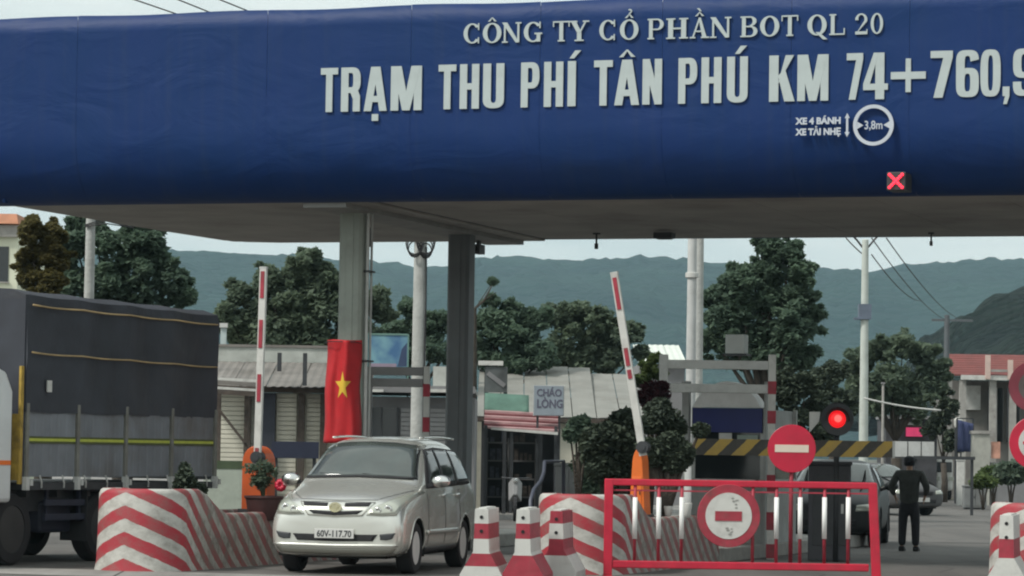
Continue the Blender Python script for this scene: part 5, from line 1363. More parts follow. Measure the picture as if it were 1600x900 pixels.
# ================================================================== SHOPS BEHIND THE PLAZA
M_cream = mat('cream_wall', (.62,.60,.50), .8, var=.08, scale=2, dirt=.3)
M_tin = mat('tin_roof_weathered', (.20,.185,.17), .6, .2, var=.22, scale=1.3, dirt=.6)
M_tinw = mat('tin_roof_pale', (.235,.235,.215), .7, .1, var=.12, scale=1.2, dirt=.35)
M_brown = mat('brown_wood', (.07,.055,.045), .8, var=.3, scale=6)
M_gwall = mat('grey_wall', (.20,.20,.205), .8, var=.12, scale=1.5, dirt=.35)
M_rolldr = mat('roller_grey', (.30,.30,.30), .6, .1, var=.1, scale=3, dirt=.2)
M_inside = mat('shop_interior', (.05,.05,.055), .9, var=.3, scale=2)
def corr_sheet(parent, x0, x1, ya, za, yb, zb, m, name='roof_sheet', pitch=.2, amp=.011):
    """corrugated sheet from front edge (ya,za) to back edge (yb,zb)"""
    n = max(4, int((x1-x0)/pitch*4)); top = []
    for i in range(n+1):
        x = x0+(x1-x0)*i/n; d = amp*math.sin(2*math.pi*x/pitch); top.append((x, d))
    g = MB(); g.grid([[(x, ya, za+d) for x, d in top], [(x, yb, zb+d) for x, d in top]])
    g.grid([[(x, yb+.01, zb+d-.025) for x, d in top], [(x, ya+.01, za+d-.025) for x, d in top]])
    return build(name, g, m, parent)
class Sh:
    """helper holding a shop frame: pixel columns/rows to local x,z at its front depth"""
    def __init__(s, name, label, cat, pxc, D, rot=0):
        s.D = D; s.x0 = W(pxc, 700, D).x; s.t = thing(name, label, cat, (s.x0, D, 0), rot)
    def x(s, px, dy=0): return W(px, 650, s.D+dy).x-s.x0
    def z(s, py, px=None, dy=0): return ZW(px if px is not None else 800+s.x0*FPX/s.D, py, s.D+dy)
# --- left shop -----------------------------------------------------------------
s = Sh('shop', 'long cream shop with weathered tin roof between the truck and the flag', 'shop', 425, 78)
x0, x1 = s.x(322), s.x(566); zb = s.z(612)
g = MB(); g.box(x0, x1, .4, 6, 0, zb-.02); build('wall', g, M_cream, s.t)
for a, b in ((340,383),(389,409),(431,462),(478,502),(508,540)):
    g = MB(); xa, xb = s.x(a), s.x(b); n = 26; zt = s.z(611)-.04
    for k in range(n): g.box(xa, xb, .30+(.004 if k % 2 else 0), .395, .05+(zt-.05)*k/n, .05+(zt-.05)*(k+.86)/n)
    build('roller_door', g, M_cream if a != 389 else mat('pale_door', (.42,.41,.36), .7, var=.1), s.t)
for a in (386, 419, 470, 505):
    g = MB(); g.box(s.x(a)-.08*(1 if a != 419 else 2), s.x(a)+.08*(1 if a != 419 else 2), .10, .29, 0, zb-.03); build('pillar', g, M_brown if a != 419 else mat('dark_blue_grey_pillar', (.04,.045,.06), .8, var=.2), s.t)
g = MB(); g.box(x0-.1, x1, -.05, .09, zb-.02, zb+.16); build('eave_beam', g, M_brown, s.t)
xs_ = [x0-.2+(x1-x0+.4)*i/5 for i in range(6)]
for a, b in zip(xs_, xs_[1:]): corr_sheet(s.t, a+.01, b-.01, -.5, s.z(604,dy=-.5), 3.6, s.z(566,dy=3.6), M_tin)
g = MB(); g.box(x0-.2, x1, 3.7, 3.9, s.z(566,dy=3.7), s.z(543,dy=3.7)); build('parapet', g, mat('parapet_pale', (.40,.42,.39), .85, var=.12, dirt=.4), s.t)
g = MB(); g.box(x0-.2, x1, 3.66, 3.94, s.z(543,dy=3.7)+.002, s.z(539,dy=3.7)); build('parapet_cap', g, M_tin, s.t)
for px, a, b in ((435,551,580),(475,551,602)):
    g = MB(); X_ = s.x(px,-.7); g.box(X_-.05, X_+.05, -.72, -.62, s.z(b,dy=-.7), s.z(a,dy=-.7)); build('roof_post', g, M_dark, s.t)
aw = Sh('awning', 'slatted awning with pale edges beside the truck tail', 'awning', 372, 75.5)
for k, (pa, pb, m_) in enumerate(((590,594,M_white),(595,601,M_tin),(602,604,M_brown),(605,609,M_white),(610,617,M_brown))):
    g = MB(); dy = -k*.22; g.hexa([(aw.x(338),dy,aw.z(pb)),(aw.x(402),dy,aw.z(pb+3)),(aw.x(402),dy+.2,aw.z(pb+3)),(aw.x(338),dy+.2,aw.z(pb))], [(aw.x(338),dy,aw.z(pa)),(aw.x(402),dy,aw.z(pa+3)),(aw.x(402),dy+.2,aw.z(pa+3)),(aw.x(338),dy+.2,aw.z(pa))]); build('slat', g, m_, aw.t)
for px in (342, 385):
    g = MB(); X_ = aw.x(px); g.box(X_-.05, X_+.05, -.05, .05, 0, aw.z(612)); build('post', g, M_brown, aw.t)
g = MB(); g.bar((aw.x(342), -.08, aw.z(640)), (aw.x(384), -.08, aw.z(692)), .05, .06); build('brace', g, M_brown, aw.t)
nb = Sh('navy_board', 'low dark navy board in front of the cream doors, left of the flag', 'board', 462, 74)
g = MB(); g.box(nb.x(425), nb.x(499), 0, .06, nb.z(716), nb.z(690)); build('panel', g, mat('dark_navy_board', (.015,.02,.045), .6, var=.15), nb.t)
for px in (432, 492): g = MB(); g.box(nb.x(px)-.04, nb.x(px)+.04, .062, .12, 0, nb.z(695)); build('leg', g, M_dark, nb.t)
gh = Sh('low_wall', 'low pale wall with green band behind the orange boom gate', 'wall', 360, 72)
g = MB(); g.box(gh.x(320), gh.x(400), 0, .2, 0, gh.z(733)); build('wall', g, mat('pale_green_wall', (.36,.40,.34), .8, var=.12, dirt=.4), gh.t)
g = MB(); g.box(gh.x(320), gh.x(400), -.01, .21, gh.z(733)+.002, gh.z(720)); build('green_coping', g, mat('mossy_coping', (.06,.085,.045), .9, var=.3), gh.t)
cpst = Sh('concrete_post', 'short pale blue grey post rising behind the truck tail', 'post', 346, 81.8)
g = MB(); g.box(-.075,.075,-.04,.04,s.z(543,dy=3.7)-.0,cpst.z(512)); build('post', g, mat('post_pale_blue', (.40,.47,.47), .8, var=.1), cpst.t, bevel=.01); g = MB(); g.box(-.1,.1,-.1,.1,cpst.z(512)+.002,cpst.z(505)); build('cap', g, M_pale, cpst.t)
# --- middle grey shop ------------------------------------------------------------
s = Sh('shop', 'grey flat roofed shop behind the dark column, with a dark window', 'shop', 640, 76)
x0, x1 = s.x(560), s.x(742)
g = MB(); g.box(x0, x1, .2, 6, 0, s.z(620)); build('wall', g, M_gwall, s.t)
g = MB(); g.box(x0-.1, x1, -.4, 6, s.z(612), s.z(605)); build('roof_slab', g, mat('slab_grey', (.26,.27,.26), .8, var=.15, dirt=.4), s.t)
g = MB(); g.box(x0-.1, x1, -.45, -.402, s.z(614), s.z(603)); build('fascia_board', g, M_gwall, s.t)
g = MB(); g.box(s.x(571), s.x(622), .14, .198, s.z(682), s.z(637)); w_ = build('window', g, M_glass, s.t)
g = MB()
for px in (571, 596, 621): g.box(s.x(px)-.02, s.x(px)+.02, .10, .139, s.z(682), s.z(637))
build('frame', g, M_dark, w_)
for a, b in ((626,660),(672,698)):
    g = MB(); zt = s.z(637)
    for k in range(24): g.box(s.x(a), s.x(b), .13+(.012 if k % 2 else 0), .198, .05+(zt-.05)*k/24, .05+(zt-.05)*(k+.86)/24)
    build('roller_door', g, M_rolldr, s.t)
for a, b, yy, q in ((572,600,610,614),(673,700,608,613)):
    g = MB(); g.box(s.x(a), s.x(b), -.6, -.46, s.z(q), s.z(yy)); build('light_strip', g, M_white, s.t)
g = MB(); g.box(s.x(674), s.x(697), 1.0, 2.0, s.z(603)+.0, s.z(572,dy=1)); build('roof_tank_box', g, mat('dull_white', (.42,.43,.40), .7, var=.1, dirt=.3), s.t)
bb = Sh('billboard', 'blue billboard with a pale cloud picture above the grey shop', 'billboard', 604, 79)
m_bb = bpy.data.materials.new('billboard_print'); m_bb.use_nodes = True
n_ = m_bb.node_tree.nodes; l_ = m_bb.node_tree.links; tcn = n_.new('ShaderNodeTexCoord'); nzn = n_.new('ShaderNodeTexNoise'); nzn.inputs['Scale'].default_value = 1.6; nzn.inputs['Detail'].default_value = 3
rr_ = n_.new('ShaderNodeValToRGB'); rr_.color_ramp.elements[0].position = .35; rr_.color_ramp.elements[0].color = (.05,.13,.26,1); rr_.color_ramp.elements[1].position = .65; rr_.color_ramp.elements[1].color = (.20,.38,.42,1)
l_.new(tcn.outputs['Object'], nzn.inputs['Vector']); l_.new(nzn.outputs['Fac'], rr_.inputs[0]); l_.new(rr_.outputs[0], n_['Principled BSDF'].inputs['Base Color'])
g = MB(); g.box(bb.x(573), bb.x(636), 0, .05, bb.z(577), bb.z(524)); pn = build('panel', g, m_bb, bb.t)
g = MB(); g.prism([(bb.x(620),bb.z(572)),(bb.x(634),bb.z(572)),(bb.x(634),bb.z(535)),(bb.x(626),bb.z(545))], -.006, 0); build('printed_figure', g, mat('print_navy', (.03,.05,.11), .6, var=.1), pn)
g = MB(); g.box(bb.x(575), bb.x(618), -.005, 0, bb.z(576), bb.z(568)); build('printed_band', g, mat('print_pinkish', (.25,.20,.26), .6, var=.1), pn)
g = MB(); g.box(bb.x(572), bb.x(573.5), -.02, .07, 0, bb.z(522)); g.box(bb.x(635), bb.x(637), -.02, .07, 0, bb.z(522)); g.box(bb.x(573.5), bb.x(635), -.02, .07, bb.z(524)+.003, bb.z(521)); build('frame', g, mat('teal_frame', (.12,.22,.19), .6, var=.1), bb.t)
# --- right-centre shop -------------------------------------------------------------
s = Sh('shop', 'open fronted shop with big pale tin roof, middle of the picture', 'shop', 880, 86)
x0, x1 = s.x(744), s.x(1006); zf = s.z(652, dy=-1); zk = s.z(574, dy=7)
n = 7
for i in range(n):
    a, b = x0+(x1-x0)*i/n, x0+(x1-x0)*(i+1)/n
    dzb = [0,.03,.0,.02,0,-.17,-.17][i]; corr_sheet(s.t, a+.012, b-.012, -1, zf, 7, zk+dzb, M_tinw, pitch=.5, amp=.006)
g = MB(); g.box(x0, x1, -1.05, -.9, zf-.14, zf-.03); build('eave_beam', g, M_brown, s.t)
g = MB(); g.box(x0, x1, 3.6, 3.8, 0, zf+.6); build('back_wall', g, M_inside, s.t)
g = MB(); g.box(x0, x0+.15, -.6, 3.58, 0, zf-.15); g.box(x1-.15, x1, -.6, 3.58, 0, zf-.15); build('side_wall', g, M_cream, s.t)
g = MB(); g.box(s.x(873), s.x(912), -.7, -.6, 0, zf-.16); build('cream_partition', g, M_cream, s.t)
g = MB(); g.box(s.x(915), s.x(1000), -.75, -.7, s.z(664,dy=-.7), s.z(656,dy=-.7)); build('sign_strip', g, M_tinw, s.t)
for px in (756, 800, 845, 960):
    g = MB(); g.box(s.x(px)-.05, s.x(px)+.05, -.85, -.75, 0, zf-.15); build('post', g, M_dark, s.t)
for i, (pa, pb) in enumerate(((762,795),(800,838),(925,990))):
    g = MB(); xa, xb = s.x(pa, 2), s.x(pb, 2)
    for k in range(4): g.box(xa, xb, 2.6, 3.0, .35+k*.5, .39+k*.5)
    for xx in (xa, xb): g.box(xx-.02, xx+.02, 2.6, 3.0, 0, 2.0)
    sh = build('shelf', g, M_gwall, s.t)
    g = MB(); rng = random.Random(i)
    for k in range(4):
        x = xa+.08
        while x < xb-.15:
            w_, h_ = rng.uniform(.06,.16), rng.uniform(.12,.34)
            if rng.random() < .7: g.box(x, x+w_, 2.62, 2.8, .392+k*.5, .392+k*.5+h_)
            x += w_+.04
    stuff(build('goods', g, mat('shop_goods_%d' % i, [(.08,.09,.12),(.12,.10,.09),(.07,.10,.09)][i], .6, var=.5, scale=9), sh))
aw = Sh('awning', 'pink and dark red slatted awning left under the pale tin roof', 'awning', 815, 83)
for k in range(7):
    pa = 640+k*4.2; c_ = [mat('awning_pink', (.42,.26,.26), .7, var=.2), mat('awning_maroon', (.17,.055,.06), .8, var=.2)][k % 2]
    g = MB(); dy = -.18*k; zA, zB = aw.z(pa, 757), aw.z(pa+3, 757); sl = .09; g.hexa([(aw.x(757),dy,zB-.02),(aw.x(872),dy,zB-sl),(aw.x(872),dy+.17,zB-sl+.02),(aw.x(757),dy+.17,zB)], [(aw.x(757),dy,zA-.02),(aw.x(872),dy,zA-sl),(aw.x(872),dy+.17,zA-sl+.02),(aw.x(757),dy+.17,zA)])
    build('slat', g, c_, aw.t)
g = MB(); zA = aw.z(668, 757); g.hexa([(aw.x(768),-1.35,zA-.06),(aw.x(871),-1.35,zA-.17),(aw.x(871),-1.2,zA-.17),(aw.x(768),-1.2,zA-.06)], [(aw.x(768),-1.35,zA),(aw.x(871),-1.35,zA-.10),(aw.x(871),-1.2,zA-.10),(aw.x(768),-1.2,zA)]); build('white_edge', g, M_white, aw.t)
for px in (760, 868): g = MB(); g.box(aw.x(px)-.04, aw.x(px)+.04, -1.1, -1.02, 0, aw.z(666)); build('post', g, M_dark, aw.t)
ga = Sh('canvas_cover', 'sagging green canvas strip above the pink awning', 'canvas', 790, 83.6)
rows = [[(ga.x(757)+(ga.x(826)-ga.x(757))*i/12, -.5+.5*j/4, ga.z(640-26*(j/4))-.12*math.sin(math.pi*i/12)*(1-j/4)-.05*i/12) for i in range(13)] for j in range(5)]
o = build('canvas_cover', MB().grid(rows), mat('green_canvas', (.08,.16,.125), .8, var=.2), ga.t, smooth=True); o.name = 'sheet'; q = o.modifiers.new('s', 'SOLIDIFY'); q.thickness = .03
pb_ = Sh('picture_board', 'dark board with pale cap between the second column and the tin roof', 'board', 775, 84.2)
g = MB(); g.box(pb_.x(757), pb_.x(792), 0, .06, pb_.z(613), pb_.z(573)); bo = build('panel', g, mat('board_dull', (.09,.10,.10), .7, var=.5, scale=1.8), pb_.t)
g = MB(); g.box(pb_.x(746), pb_.x(785), -.05, .12, pb_.z(571), pb_.z(564)); build('pale_cap', g, M_white, pb_.t)
g = MB(); g.box(pb_.x(759)-.05, pb_.x(759)+.05, .062, .15, 0, pb_.z(573)); g.box(pb_.x(789)-.05, pb_.x(789)+.05, .062, .15, 0, pb_.z(573)); build('leg', g, M_dark, pb_.t)
g = MB(); g.bar((pb_.x(761), -.01, pb_.z(583)), (pb_.x(788), -.01, pb_.z(603)), .03, .12); build('printed_sweep', g, M_gwall, bo)
sb = Sh('shop_sign', 'blue grey shop sign with two rows of dark letters in front of the tin roof', 'sign', 857, 82)
g = MB(); g.box(sb.x(834), sb.x(880), 0, .05, sb.z(649), sb.z(603)); bo = build('panel', g, mat('sign_blue_grey', (.25,.29,.33), .6, var=.1), sb.t)
g = MB(); g.box(sb.x(834)-.02, sb.x(880)+.02, .052, .09, sb.z(650), sb.z(602)); build('frame', g, M_pale, sb.t)
mtx = mat('sign_ink', (.10,.10,.14), .7, var=0)
text_obj('lettering', 'CHÁO', .26, mtx, bo, (0,-.004,sb.z(619)), bold=.006, sx=.85); text_obj('lettering', 'LÒNG', .30, mtx, bo, (.02,-.004,sb.z(637)), bold=.008, sx=.8)
for px in (840, 874): g = MB(); g.box(sb.x(px)-.03, sb.x(px)+.03, .09, .15, 0, sb.z(648)); build('leg', g, M_dark, sb.t)
# motorbike parked in the dark opening
mb_ = Sh('motorbike', 'motorbike with a pale fairing parked in the dark shop opening', 'motorbike', 806, 76)
g = MB()
for yy in (-.62, .62): g.lathe([(.21,-.04),(.28,-.04),(.29,0),(.28,.04),(.21,.04),(.21,-.04)], 20, 'x', (0,yy,.29))
build('tyres', g, M_black, mb_.t)
g = MB(); g.tube([(0,-.62,.29),(0,-.45,.85),(0,-.42,1.0)], .03, 8); g.tube([(-.33,-.36,1.02),(0,-.44,1.0),(.33,-.36,1.02)], .015, 8); g.tube([(0,-.4,.7),(0,.1,.4),(0,.62,.29)], .05, 8); build('frame', g, M_dark, mb_.t)
g = MB(); g.box(-.13,.13,-.1,.62,.72,.82); build('seat', g, M_black, mb_.t, bevel=.03)
g = MB(); g.hexa([(-.05,-.62,.62),(.05,-.62,.62),(.16,-.4,.45),(-.16,-.4,.45)], [(-.07,-.56,1.02),(.07,-.56,1.02),(.17,-.38,.9),(-.17,-.38,.9)]); build('fairing', g, M_rolldr, mb_.t, bevel=.02)
g = MB(); g.lathe([(0,-.05),(.05,-.04),(.06,0)], 14, 'y', (0,-.58,.95)); build('headlight', g, M_chrome, mb_.t)

# far white roof left of the twin poles
s = Sh('shed', 'white roofed shed far behind, left of the twin poles', 'shed', 1040, 102)
for i in range(3):
    a, b = s.x(996)+(s.x(1072)-s.x(996))*i/3, s.x(996)+(s.x(1072)-s.x(996))*(i+1)/3
    corr_sheet(s.t, a+.01, b-.01, 0, s.z(566), 5, s.z(539, dy=5), mat('roof_white', (.62,.66,.60), .5, var=.06))
g = MB(); g.box(s.x(998), s.x(1070), .3, 5, 0, s.z(568)); build('wall', g, M_gwall, s.t)
# house on the far left edge
s = Sh('house', 'cream house with orange roof edge at the far left edge', 'house', -20, 88)
g = MB(); g.box(s.x(-110), s.x(22), 0, 6, 0, s.z(370)); build('wall', g, mat('cream_pale_wall', (.62,.64,.50), .8, var=.08), s.t)
g = MB(); g.hexa([(s.x(-115),-.3,s.z(350)),(s.x(24),-.3,s.z(350)),(s.x(24),6.3,s.z(350)),(s.x(-115),6.3,s.z(350))], [(s.x(-110),-.1,s.z(334)),(s.x(20),-.1,s.z(334)),(s.x(20),6,s.z(334)),(s.x(-110),6,s.z(334))]); build('roof', g, mat('orange_roof', (.42,.19,.11), .8, var=.2), s.t)
g = MB(); g.box(s.x(-112), s.x(23), -.15, -.002, s.z(370)+.0, s.z(352)); build('cornice', g, M_conc, s.t)
g = MB(); g.box(s.x(-20), s.x(8), -.02, .0, s.z(440), s.z(385)); w_ = build('window', g, M_glass, s.t); g = MB(); g.box(s.x(-22), s.x(10), -.06, -.02, s.z(442), s.z(440)); build('sill', g, M_conc, w_)

# --- right: house with red tiles -----------------------------------------------------
s = Sh('house', 'house with red tiled roof and cream veranda at the far right', 'house', 1535, 130)
xl, xr = s.x(1494), s.x(1640); ze = s.z(593); zr_ = s.z(556, dy=4)
M_tile = mat('red_tiles', (.16,.036,.03), .75, var=.22, scale=2.5)
# tile courses: front slope, hip on the left
nc = 9
for k in range(nc):
    t0, t1 = k/nc, (k+1)/nc; za, zb_ = ze+.12+(zr_-ze-.12)*t0, ze+.12+(zr_-ze-.12)*t1+.05; y0_, y1_ = -.9+4.6*t0, -.9+4.6*t1
    xa0, xa1 = s.x(1478)+(s.x(1502)-s.x(1478))*t0, s.x(1478)+(s.x(1502)-s.x(1478))*t1
    g = MB(); g.hexa([(xa0,y0_,za),(xr+.5,y0_,za),(xr+.5,y1_,zb_-.05),(xa1,y1_,zb_-.05)], [(xa0,y0_,za+.06),(xr+.5,y0_,za+.06),(xr+.5,y1_,zb_),(xa1,y1_,zb_)]); build('tile_course', g, M_tile, s.t)
g = MB(); g.box(s.x(1496), xr+.5, -.98, -.86, ze-.04, ze+.15); build('white_fascia', g, M_white, s.t)
g = MB(); g.box(xl, xr, 1.2, 7, 0, ze-.03); build('wall', g, mat('veranda_wall', (.16,.155,.145), .8, var=.15), s.t)
for px in (1500, 1547, 1578, 1604): g = MB(); g.box(s.x(px)-.13, s.x(px)+.13, -.8, -.55, 0, ze-.042); build('pillar', g, M_conc, s.t)
for px in (1537, 1572): g = MB(); g.box(s.x(px)-.10, s.x(px)+.10, -1.1, -.985, ze, s.z(556 if px < 1550 else 563)); build('gable_post', g, mat('pinkish_post', (.55,.42,.37), .7, var=.1), s.t)
g = MB(); g.box(s.x(1537)+.12, s.x(1572)-.12, -1.08, -1.0, s.z(582), s.z(578)); build('balcony_rail', g, M_conc, s.t)
g = MB(); g.box(s.x(1512), s.x(1537), .9, 1.198, s.z(640), s.z(602)); build('white_shutter', g, M_pale, s.t)
for a, b in ((1550,1574),(1580,1600)): g = MB(); g.box(s.x(a), s.x(b), 1.1, 1.198, s.z(690), s.z(605)); w_ = build('window', g, M_glass, s.t); g = MB(); g.box(s.x((a+b)/2)-.05, s.x((a+b)/2)+.05, 1.02, 1.098, s.z(690), s.z(605)); build('frame', g, M_pale, w_)
gp = Sh('gate_pillar', 'pale square gate pillar in front of the red roofed house', 'pillar', 1534, 112)
g = MB(); g.box(gp.x(1521), gp.x(1547), 0, .6, 0, gp.z(678)); build('shaft', g, mat('pillar_pale', (.38,.38,.34), .85, var=.15, dirt=.3), gp.t); g = MB(); g.box(gp.x(1519), gp.x(1549), -.06, .66, gp.z(678)+.002, gp.z(673)); build('cap', g, M_conc, gp.t)
g = MB(); g.box(gp.x(1550), gp.x(1564), .1, .15, gp.z(716), gp.z(690)); g2 = build('orange_poster', g, mat('poster_salmon', (.50,.26,.19), .7, var=.25, scale=5), gp.t)
g = MB(); g.box(gp.x(1549), gp.x(1620), .16, .4, 0, gp.z(722)); build('wall_panel', g, M_gwall, gp.t)
bc = Sh('hanging_cloth', 'dark blue cloth hanging beside the pale gate pillar', 'cloth', 1508, 114)
rows = [[(bc.x(1497)+(bc.x(1520)-bc.x(1497))*i/10, .05*math.sin(i*1.4+j*.3), bc.z(706)+(bc.z(656+i*.6)-bc.z(706))*j/8) for i in range(11)] for j in range(9)]
o = build('cloth', MB().grid(rows), mat('blue_cloth', (.045,.06,.14), .85, var=.2), bc.t, smooth=True); q = o.modifiers.new('s', 'SOLIDIFY'); q.thickness = .02
g = MB()
for px in (1496, 1521): g.box(bc.x(px)-.03, bc.x(px)+.03, .06, .12, 0, bc.z(654))
g.box(bc.x(1496), bc.x(1521), .06, .12, bc.z(655), bc.z(653)); build('stand', g, M_dark, bc.t)
wt = Sh('water_tank', 'pale small tank on legs left of the blue cloth', 'tank', 1497, 116)
g = MB(); g.lathe([(0,wt.z(668)),(.12,wt.z(668)),(.16,wt.z(664)),(.16,wt.z(656)),(.1,wt.z(653)),(0,wt.z(652))], 20); build('tank', g, M_white, wt.t, auto=True)
g = MB()
for a in (-.1,.1):
    for b in (-.1,.1): g.box(a-.015,a+.015,b-.015,b+.015,0,wt.z(668))
build('leg', g, M_dark, wt.t)
for i, (px, py, rx, ry) in enumerate(((1552,742,20,12),(1580,738,22,16),(1536,752,14,8))):
    bush('shrub', ['low green shrub at the foot of the pale gate pillar', 'low green shrub left of the right edge road sign', 'small green shrub in front of the pale gate pillar'][i], px, py, 106-i*2, rx, ry, 'fresh' if i != 1 else 'dull', 500, .1, 0, 'shrub', lobes=[(0,0,1),(-8,3,.7),(9,2,.7)], seed=60+i, tr=.04)
# pale trailer, red lit shop sign, small parked things far right of centre
s = Sh('trailer', 'pale low trailer behind the right end of the hazard boom', 'trailer', 1434, 108)
n = 3
for i in range(n):
    a = s.x(1398)+(s.x(1461)-s.x(1398))*i/n; b = s.x(1398)+(s.x(1461)-s.x(1398))*(i+1)/n
    g = MB(); g.box(a+.02, b-.02, 0, .08, s.z(714), s.z(690)); build('panel', g, mat('trailer_pale', (.48,.49,.48), .6, var=.1, dirt=.35), s.t)
g = MB(); g.box(s.x(1398), s.x(1461), .082, 2, s.z(716), s.z(695)); build('bed', g, M_gwall, s.t)
for px in (1410, 1448): 
    g = MB(); g.lathe([(0,-.1),(.42,-.1),(.45,0),(.42,.1),(0,.1)], 20, 'y', (s.x(px),.3,.45)); build('wheel', g, M_black, s.t)
s = Sh('shop_stall', 'dark roadside stall with a glowing pink sign, above the pale trailer', 'stall', 1425, 122)
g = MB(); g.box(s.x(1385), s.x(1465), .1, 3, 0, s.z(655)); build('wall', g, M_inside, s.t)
g = MB(); g.box(s.x(1383), s.x(1467), -.4, 3.1, s.z(655)+.002, s.z(650)); build('roof', g, M_gwall, s.t)
g = MB(); g.box(s.x(1416), s.x(1441), -.02, .05, s.z(682), s.z(668)); build('lit_sign', g, mat('pink_sign', (.6,.05,.15), .5, var=.15, emit=(.75,.05,.16), est=.45), s.t)
g = MB(); g.box(s.x(1408), s.x(1439), -.06, .0, s.z(664), s.z(660)); build('white_strip', g, M_pale, s.t)
s = Sh('white_van', 'white delivery van partly hidden right of the grey parked car', 'van', 1476, 124)
g = MB(); g.box(s.x(1462), s.x(1490), 0, 4.2, .35, s.z(716)); build('body', g, M_white, s.t, bevel=.12)
g = MB(); g.box(s.x(1464), s.x(1488), -.012, .0, s.z(738), s.z(722)); build('windscreen', g, M_glass, s.t)
for px in (1466, 1486): g = MB(); g.lathe([(0,-.1),(.33,-.1),(.35,0),(.33,.1),(0,.1)], 20, 'x', (s.x(px),.7,.35)); build('wheel', g, M_black, s.t)
g = MB()
for px in (1465, 1487): g.box(s.x(px)-.1, s.x(px)+.1, -.02, 0, .75, .9)
build('headlight', g, M_lens, s.t)
s = Sh('white_post', 'short white post between the white van and the gate pillar', 'post', 1501, 110)
g = MB(); g.box(-.13,.13,-.1,.1,0,s.z(720)); build('post', g, M_white, s.t, bevel=.02); g = MB(); g.box(-.15,.15,-.12,.12,s.z(720)+.002,s.z(717)); build('cap', g, M_pale, s.t)
cabinet('grey roadside utility box near the pale gate pillar', 1523, 0, 103, .72, .5, .72, M_cab)
s = Sh('dark_beam', 'long thin dark beam on two posts behind the standing person', 'barrier', 1478, 92)
g = MB(); g.box(s.x(1428), s.x(1524), -.05, .05, s.z(718), s.z(713)); build('beam', g, M_dark, s.t)
for px in (1432, 1520): g = MB(); g.box(s.x(px)-.04, s.x(px)+.04, .052, .12, 0, s.z(714)); build('post', g, M_dark, s.t)

# ================================================================== POLES AND CABLES
def pole(label, px, D, top_py, wtop, wbot, m=None, arms=None, extra=None, group=None):
    c = W(px, 700, D); t = thing('utility_pole', label, 'pole', (c.x, D, 0), 0, group); zt = ZW(px, top_py, D)
    g = MB(); g.lathe([(wbot/2,-.1),(wbot/2*.97,zt*.3),(wtop/2,zt-.02),(wtop/2*.8,zt)], 20); build('shaft', g, m or M_pole, t, smooth=False, auto=True)
    return t, zt
P_bl, zbl = pole('pale concrete pole behind the truck tarpaulin on the left', 134, 64, 300, .18, .24)
g = MB(); z = ZW(134,352,64)
for k in range(3): g.tube([(-.1,-.1,z-.02*k),(.35,-.3,z+.12-.05*k),(.9,-.2,z-.05)], .012, 5)
build('cable_stub', g, M_wire, P_bl)
P_md, zmd = pole('concrete utility pole with a coil of cable near its top, between the columns', 652, 70, 100, .24, .32)
g = MB(); zc = ZW(652, 386, 70); rng = random.Random(2)
for k in range(7):
    r_ = .13+.012*k; pts = [((-.12 if k % 2 else .12)+r_*math.cos(a*.5236), -.2-.015*k, zc+.03*(k-3)+r_*1.25*math.sin(a*.5236)) for a in range(13)]; g.tube(pts, .016, 5, cap=False)
build('cable_coil', g, M_wire, P_md)
g = MB()
for k in range(6): g.lathe([(.0,-.05),(.04,-.045),(.05,0),(.035,.02),(.045,.03),(0,.06)], 10, 'z', (-.28+.11*k,-.1,zc+.22)); 
g.box(-.34,.34,-.06,.02,zc+.12,zc+.17); build('insulator', g, M_pale, P_md)
g = MB(); g.bar((-.9,0,zmd-.4),(.9,0,zmd-.4),.08,.08); build('crossarm', g, M_conc, P_md)
g = MB(); g.tube([(.12,-.1,2.0),(.14,-.12,5.0),(.13,-.1,zc)], .02, 6); build('conduit', g, M_wire, P_md)
for i, (px, D, wd, lab) in enumerate(((1078,72,.20,'thick pale pole of the twin pair, the front left one with a white band'),(1089,74,.20,'thick pale pole of the twin pair, the rear right one'))):
    P_, z_ = pole(lab, px, D, 60, wd*.9, wd*1.15, mat('pole_white_concrete', (.50,.51,.50), .85, var=.1, scale=2.5, dirt=.3) if i == 0 else M_pole)
    if i == 0: g = MB(); zz = ZW(px, 430, D); g.lathe([(.13,zz-.06),(.15,zz-.05),(.15,zz+.05),(.13,zz+.06)], 20); build('white_band', g, M_white, P_)
P_r, zr2 = pole('slim white pole with forked top arms right of the tall tree', 1349, 88, 374, .18, .26, mat('pole_pale_green', (.50,.54,.50), .8, var=.08, dirt=.25))
g = MB(); za = ZW(1349, 392, 88)
for sgn in (-1, 1): g.tube([(0,0,za),(sgn*.22,0,za+.28),(sgn*.42,0,za+.50)], .03, 6)
build('fork_arm', g, M_dark, P_r)
g = MB(); zz = ZW(1349, 498, 88); g.box(-.3,.1,-.15,.1,zz-.03,zz+.03); g.box(-.17,.17,-.17,.17,zz-.02,zz+.4); build('pole_bracket', g, mat('bracket_bluish', (.12,.15,.20), .6, var=.2), P_r)
P_s, _ = pole('thin pale post under the rounded tree, right of the slim white pole', 1379, 92, 600, .07, .09, M_conc)
g = MB(); g.box(-.06,.06,-.06,.06,_-.0,_+.05); build('cap', g, M_gwall, P_s)
P_f, zf2 = pole('far utility pole with crossarm against the blue hill on the right', 1478, 210, 492, .35, .5, mat('pole_far_dark', (.10,.11,.12), .9, var=.1))
g = MB(); g.bar((-1.0,0,zf2-.35),(1.7,0,zf2-.35),.15,.15); build('crossarm', g, mat('pole_far_dark', (.1,.1,.1)), P_f)
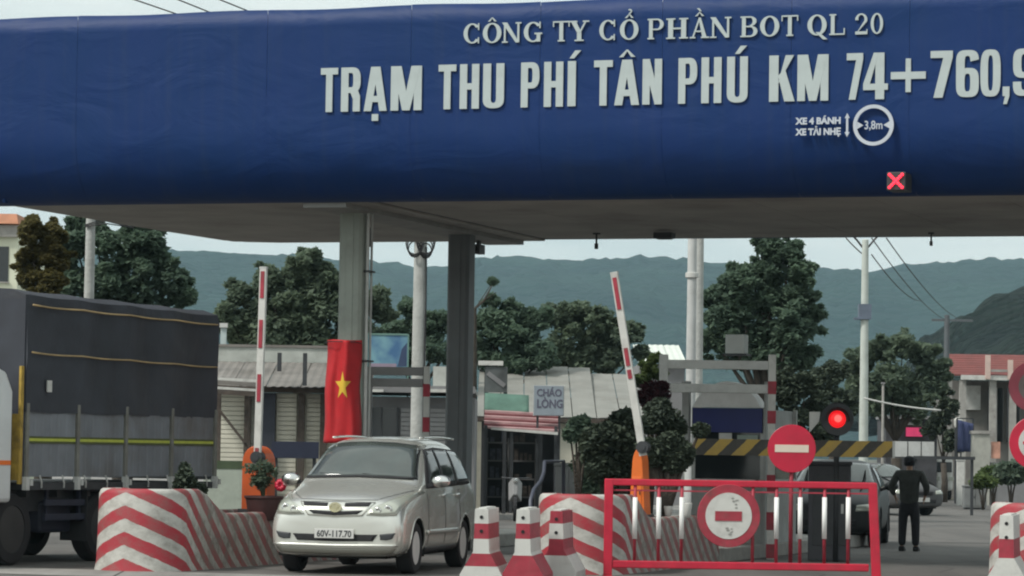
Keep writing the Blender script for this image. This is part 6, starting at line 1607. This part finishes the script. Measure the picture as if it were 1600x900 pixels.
def cable(name, label, a, b, sag, r=.012):
    a, b = Vector(a), Vector(b); pts = []
    for i in range(21):
        t = i/20; p = a.lerp(b, t); p.z -= sag*4*t*(1-t); pts.append(tuple(p-a))
    g = MB(); g.tube(pts, r, 6)
    return tag(build(name, g, M_wire, None, a, smooth=True), label, 'cable', 'overhead cables behind the canopy')
for i, (xa, lab) in enumerate(((212,'leftmost of the three cables above the left end of the canopy'),(280,'middle one of the three cables above the left end of the canopy'),(345,'rightmost of the three cables above the left end of the canopy'))):
    a0 = W(xa, 0, 60); sl = (25/(73 if i == 0 else 62)); e = W(xa+360, 360*sl, 70); d = (e-a0); cable('power_cable', lab, a0-d*1.0, e, .0, .013)
for i, (x0_, y0_, x1_, y1_) in enumerate(((1362,372,1478,500),(1385,372,1498,498),(1322,372,1349,398),(1362,398,1440,470))):
    a0 = W(x0_, y0_, 90); e = W(x1_, y1_, 200 if i in (0,1,3) else 89)
    cable('overhead_wire', ['thin wire slanting down right from the slim white pole, lower left one', 'thin wire slanting down right from the slim white pole, upper right one', 'short wire reaching the forked top of the slim white pole from the left', 'thin wire starting under the fork of the slim white pole'][i], a0, e, .35 if i != 2 else .02, .018)
cable('guy_cable', 'pale guy rail running right from the slim white pole over the stall', W(1350,622,87), W(1470,641,87), .05, .028).data.materials[0] = M_pale
# twig beside column 2
tw = W(742, 476, 90); g = MB(); p1 = W(742,482,90)-tw; p2 = W(756,470,90)-tw; p3_ = W(771,442,90)-tw
tk_ = tag(build('bare_branch_tree', MB().tube([(0,0,-tw.z),(0,0,-2), tuple(p1), tuple(p2), tuple(p3_)], [.12,.09,.05,.035,.012], 8).tube([tuple(p2), tuple(p2+Vector((.35,0,.25)))], [.02,.008], 6), M_bark, None, tw, smooth=True), 'bare slanting branch right of the dark column against the hills', 'tree')

# ================================================================== HAZE
g = MB(); g.box(-4800, 4800, -40, 4300, -1.2, 420)
hm = bpy.data.materials.new('haze_air'); hm.use_nodes = True; n_ = hm.node_tree.nodes; l_ = hm.node_tree.links; n_.remove(n_['Principled BSDF'])
pv = n_.new('ShaderNodeVolumePrincipled'); pv.inputs['Color'].default_value = (.60,.87,1.0,1); pv.inputs['Density'].default_value = HAZE; pv.inputs['Anisotropy'].default_value = 0.0
l_.new(pv.outputs[0], n_['Material Output'].inputs['Volume'])
hz_ = build('haze', g, hm); stuff(hz_)
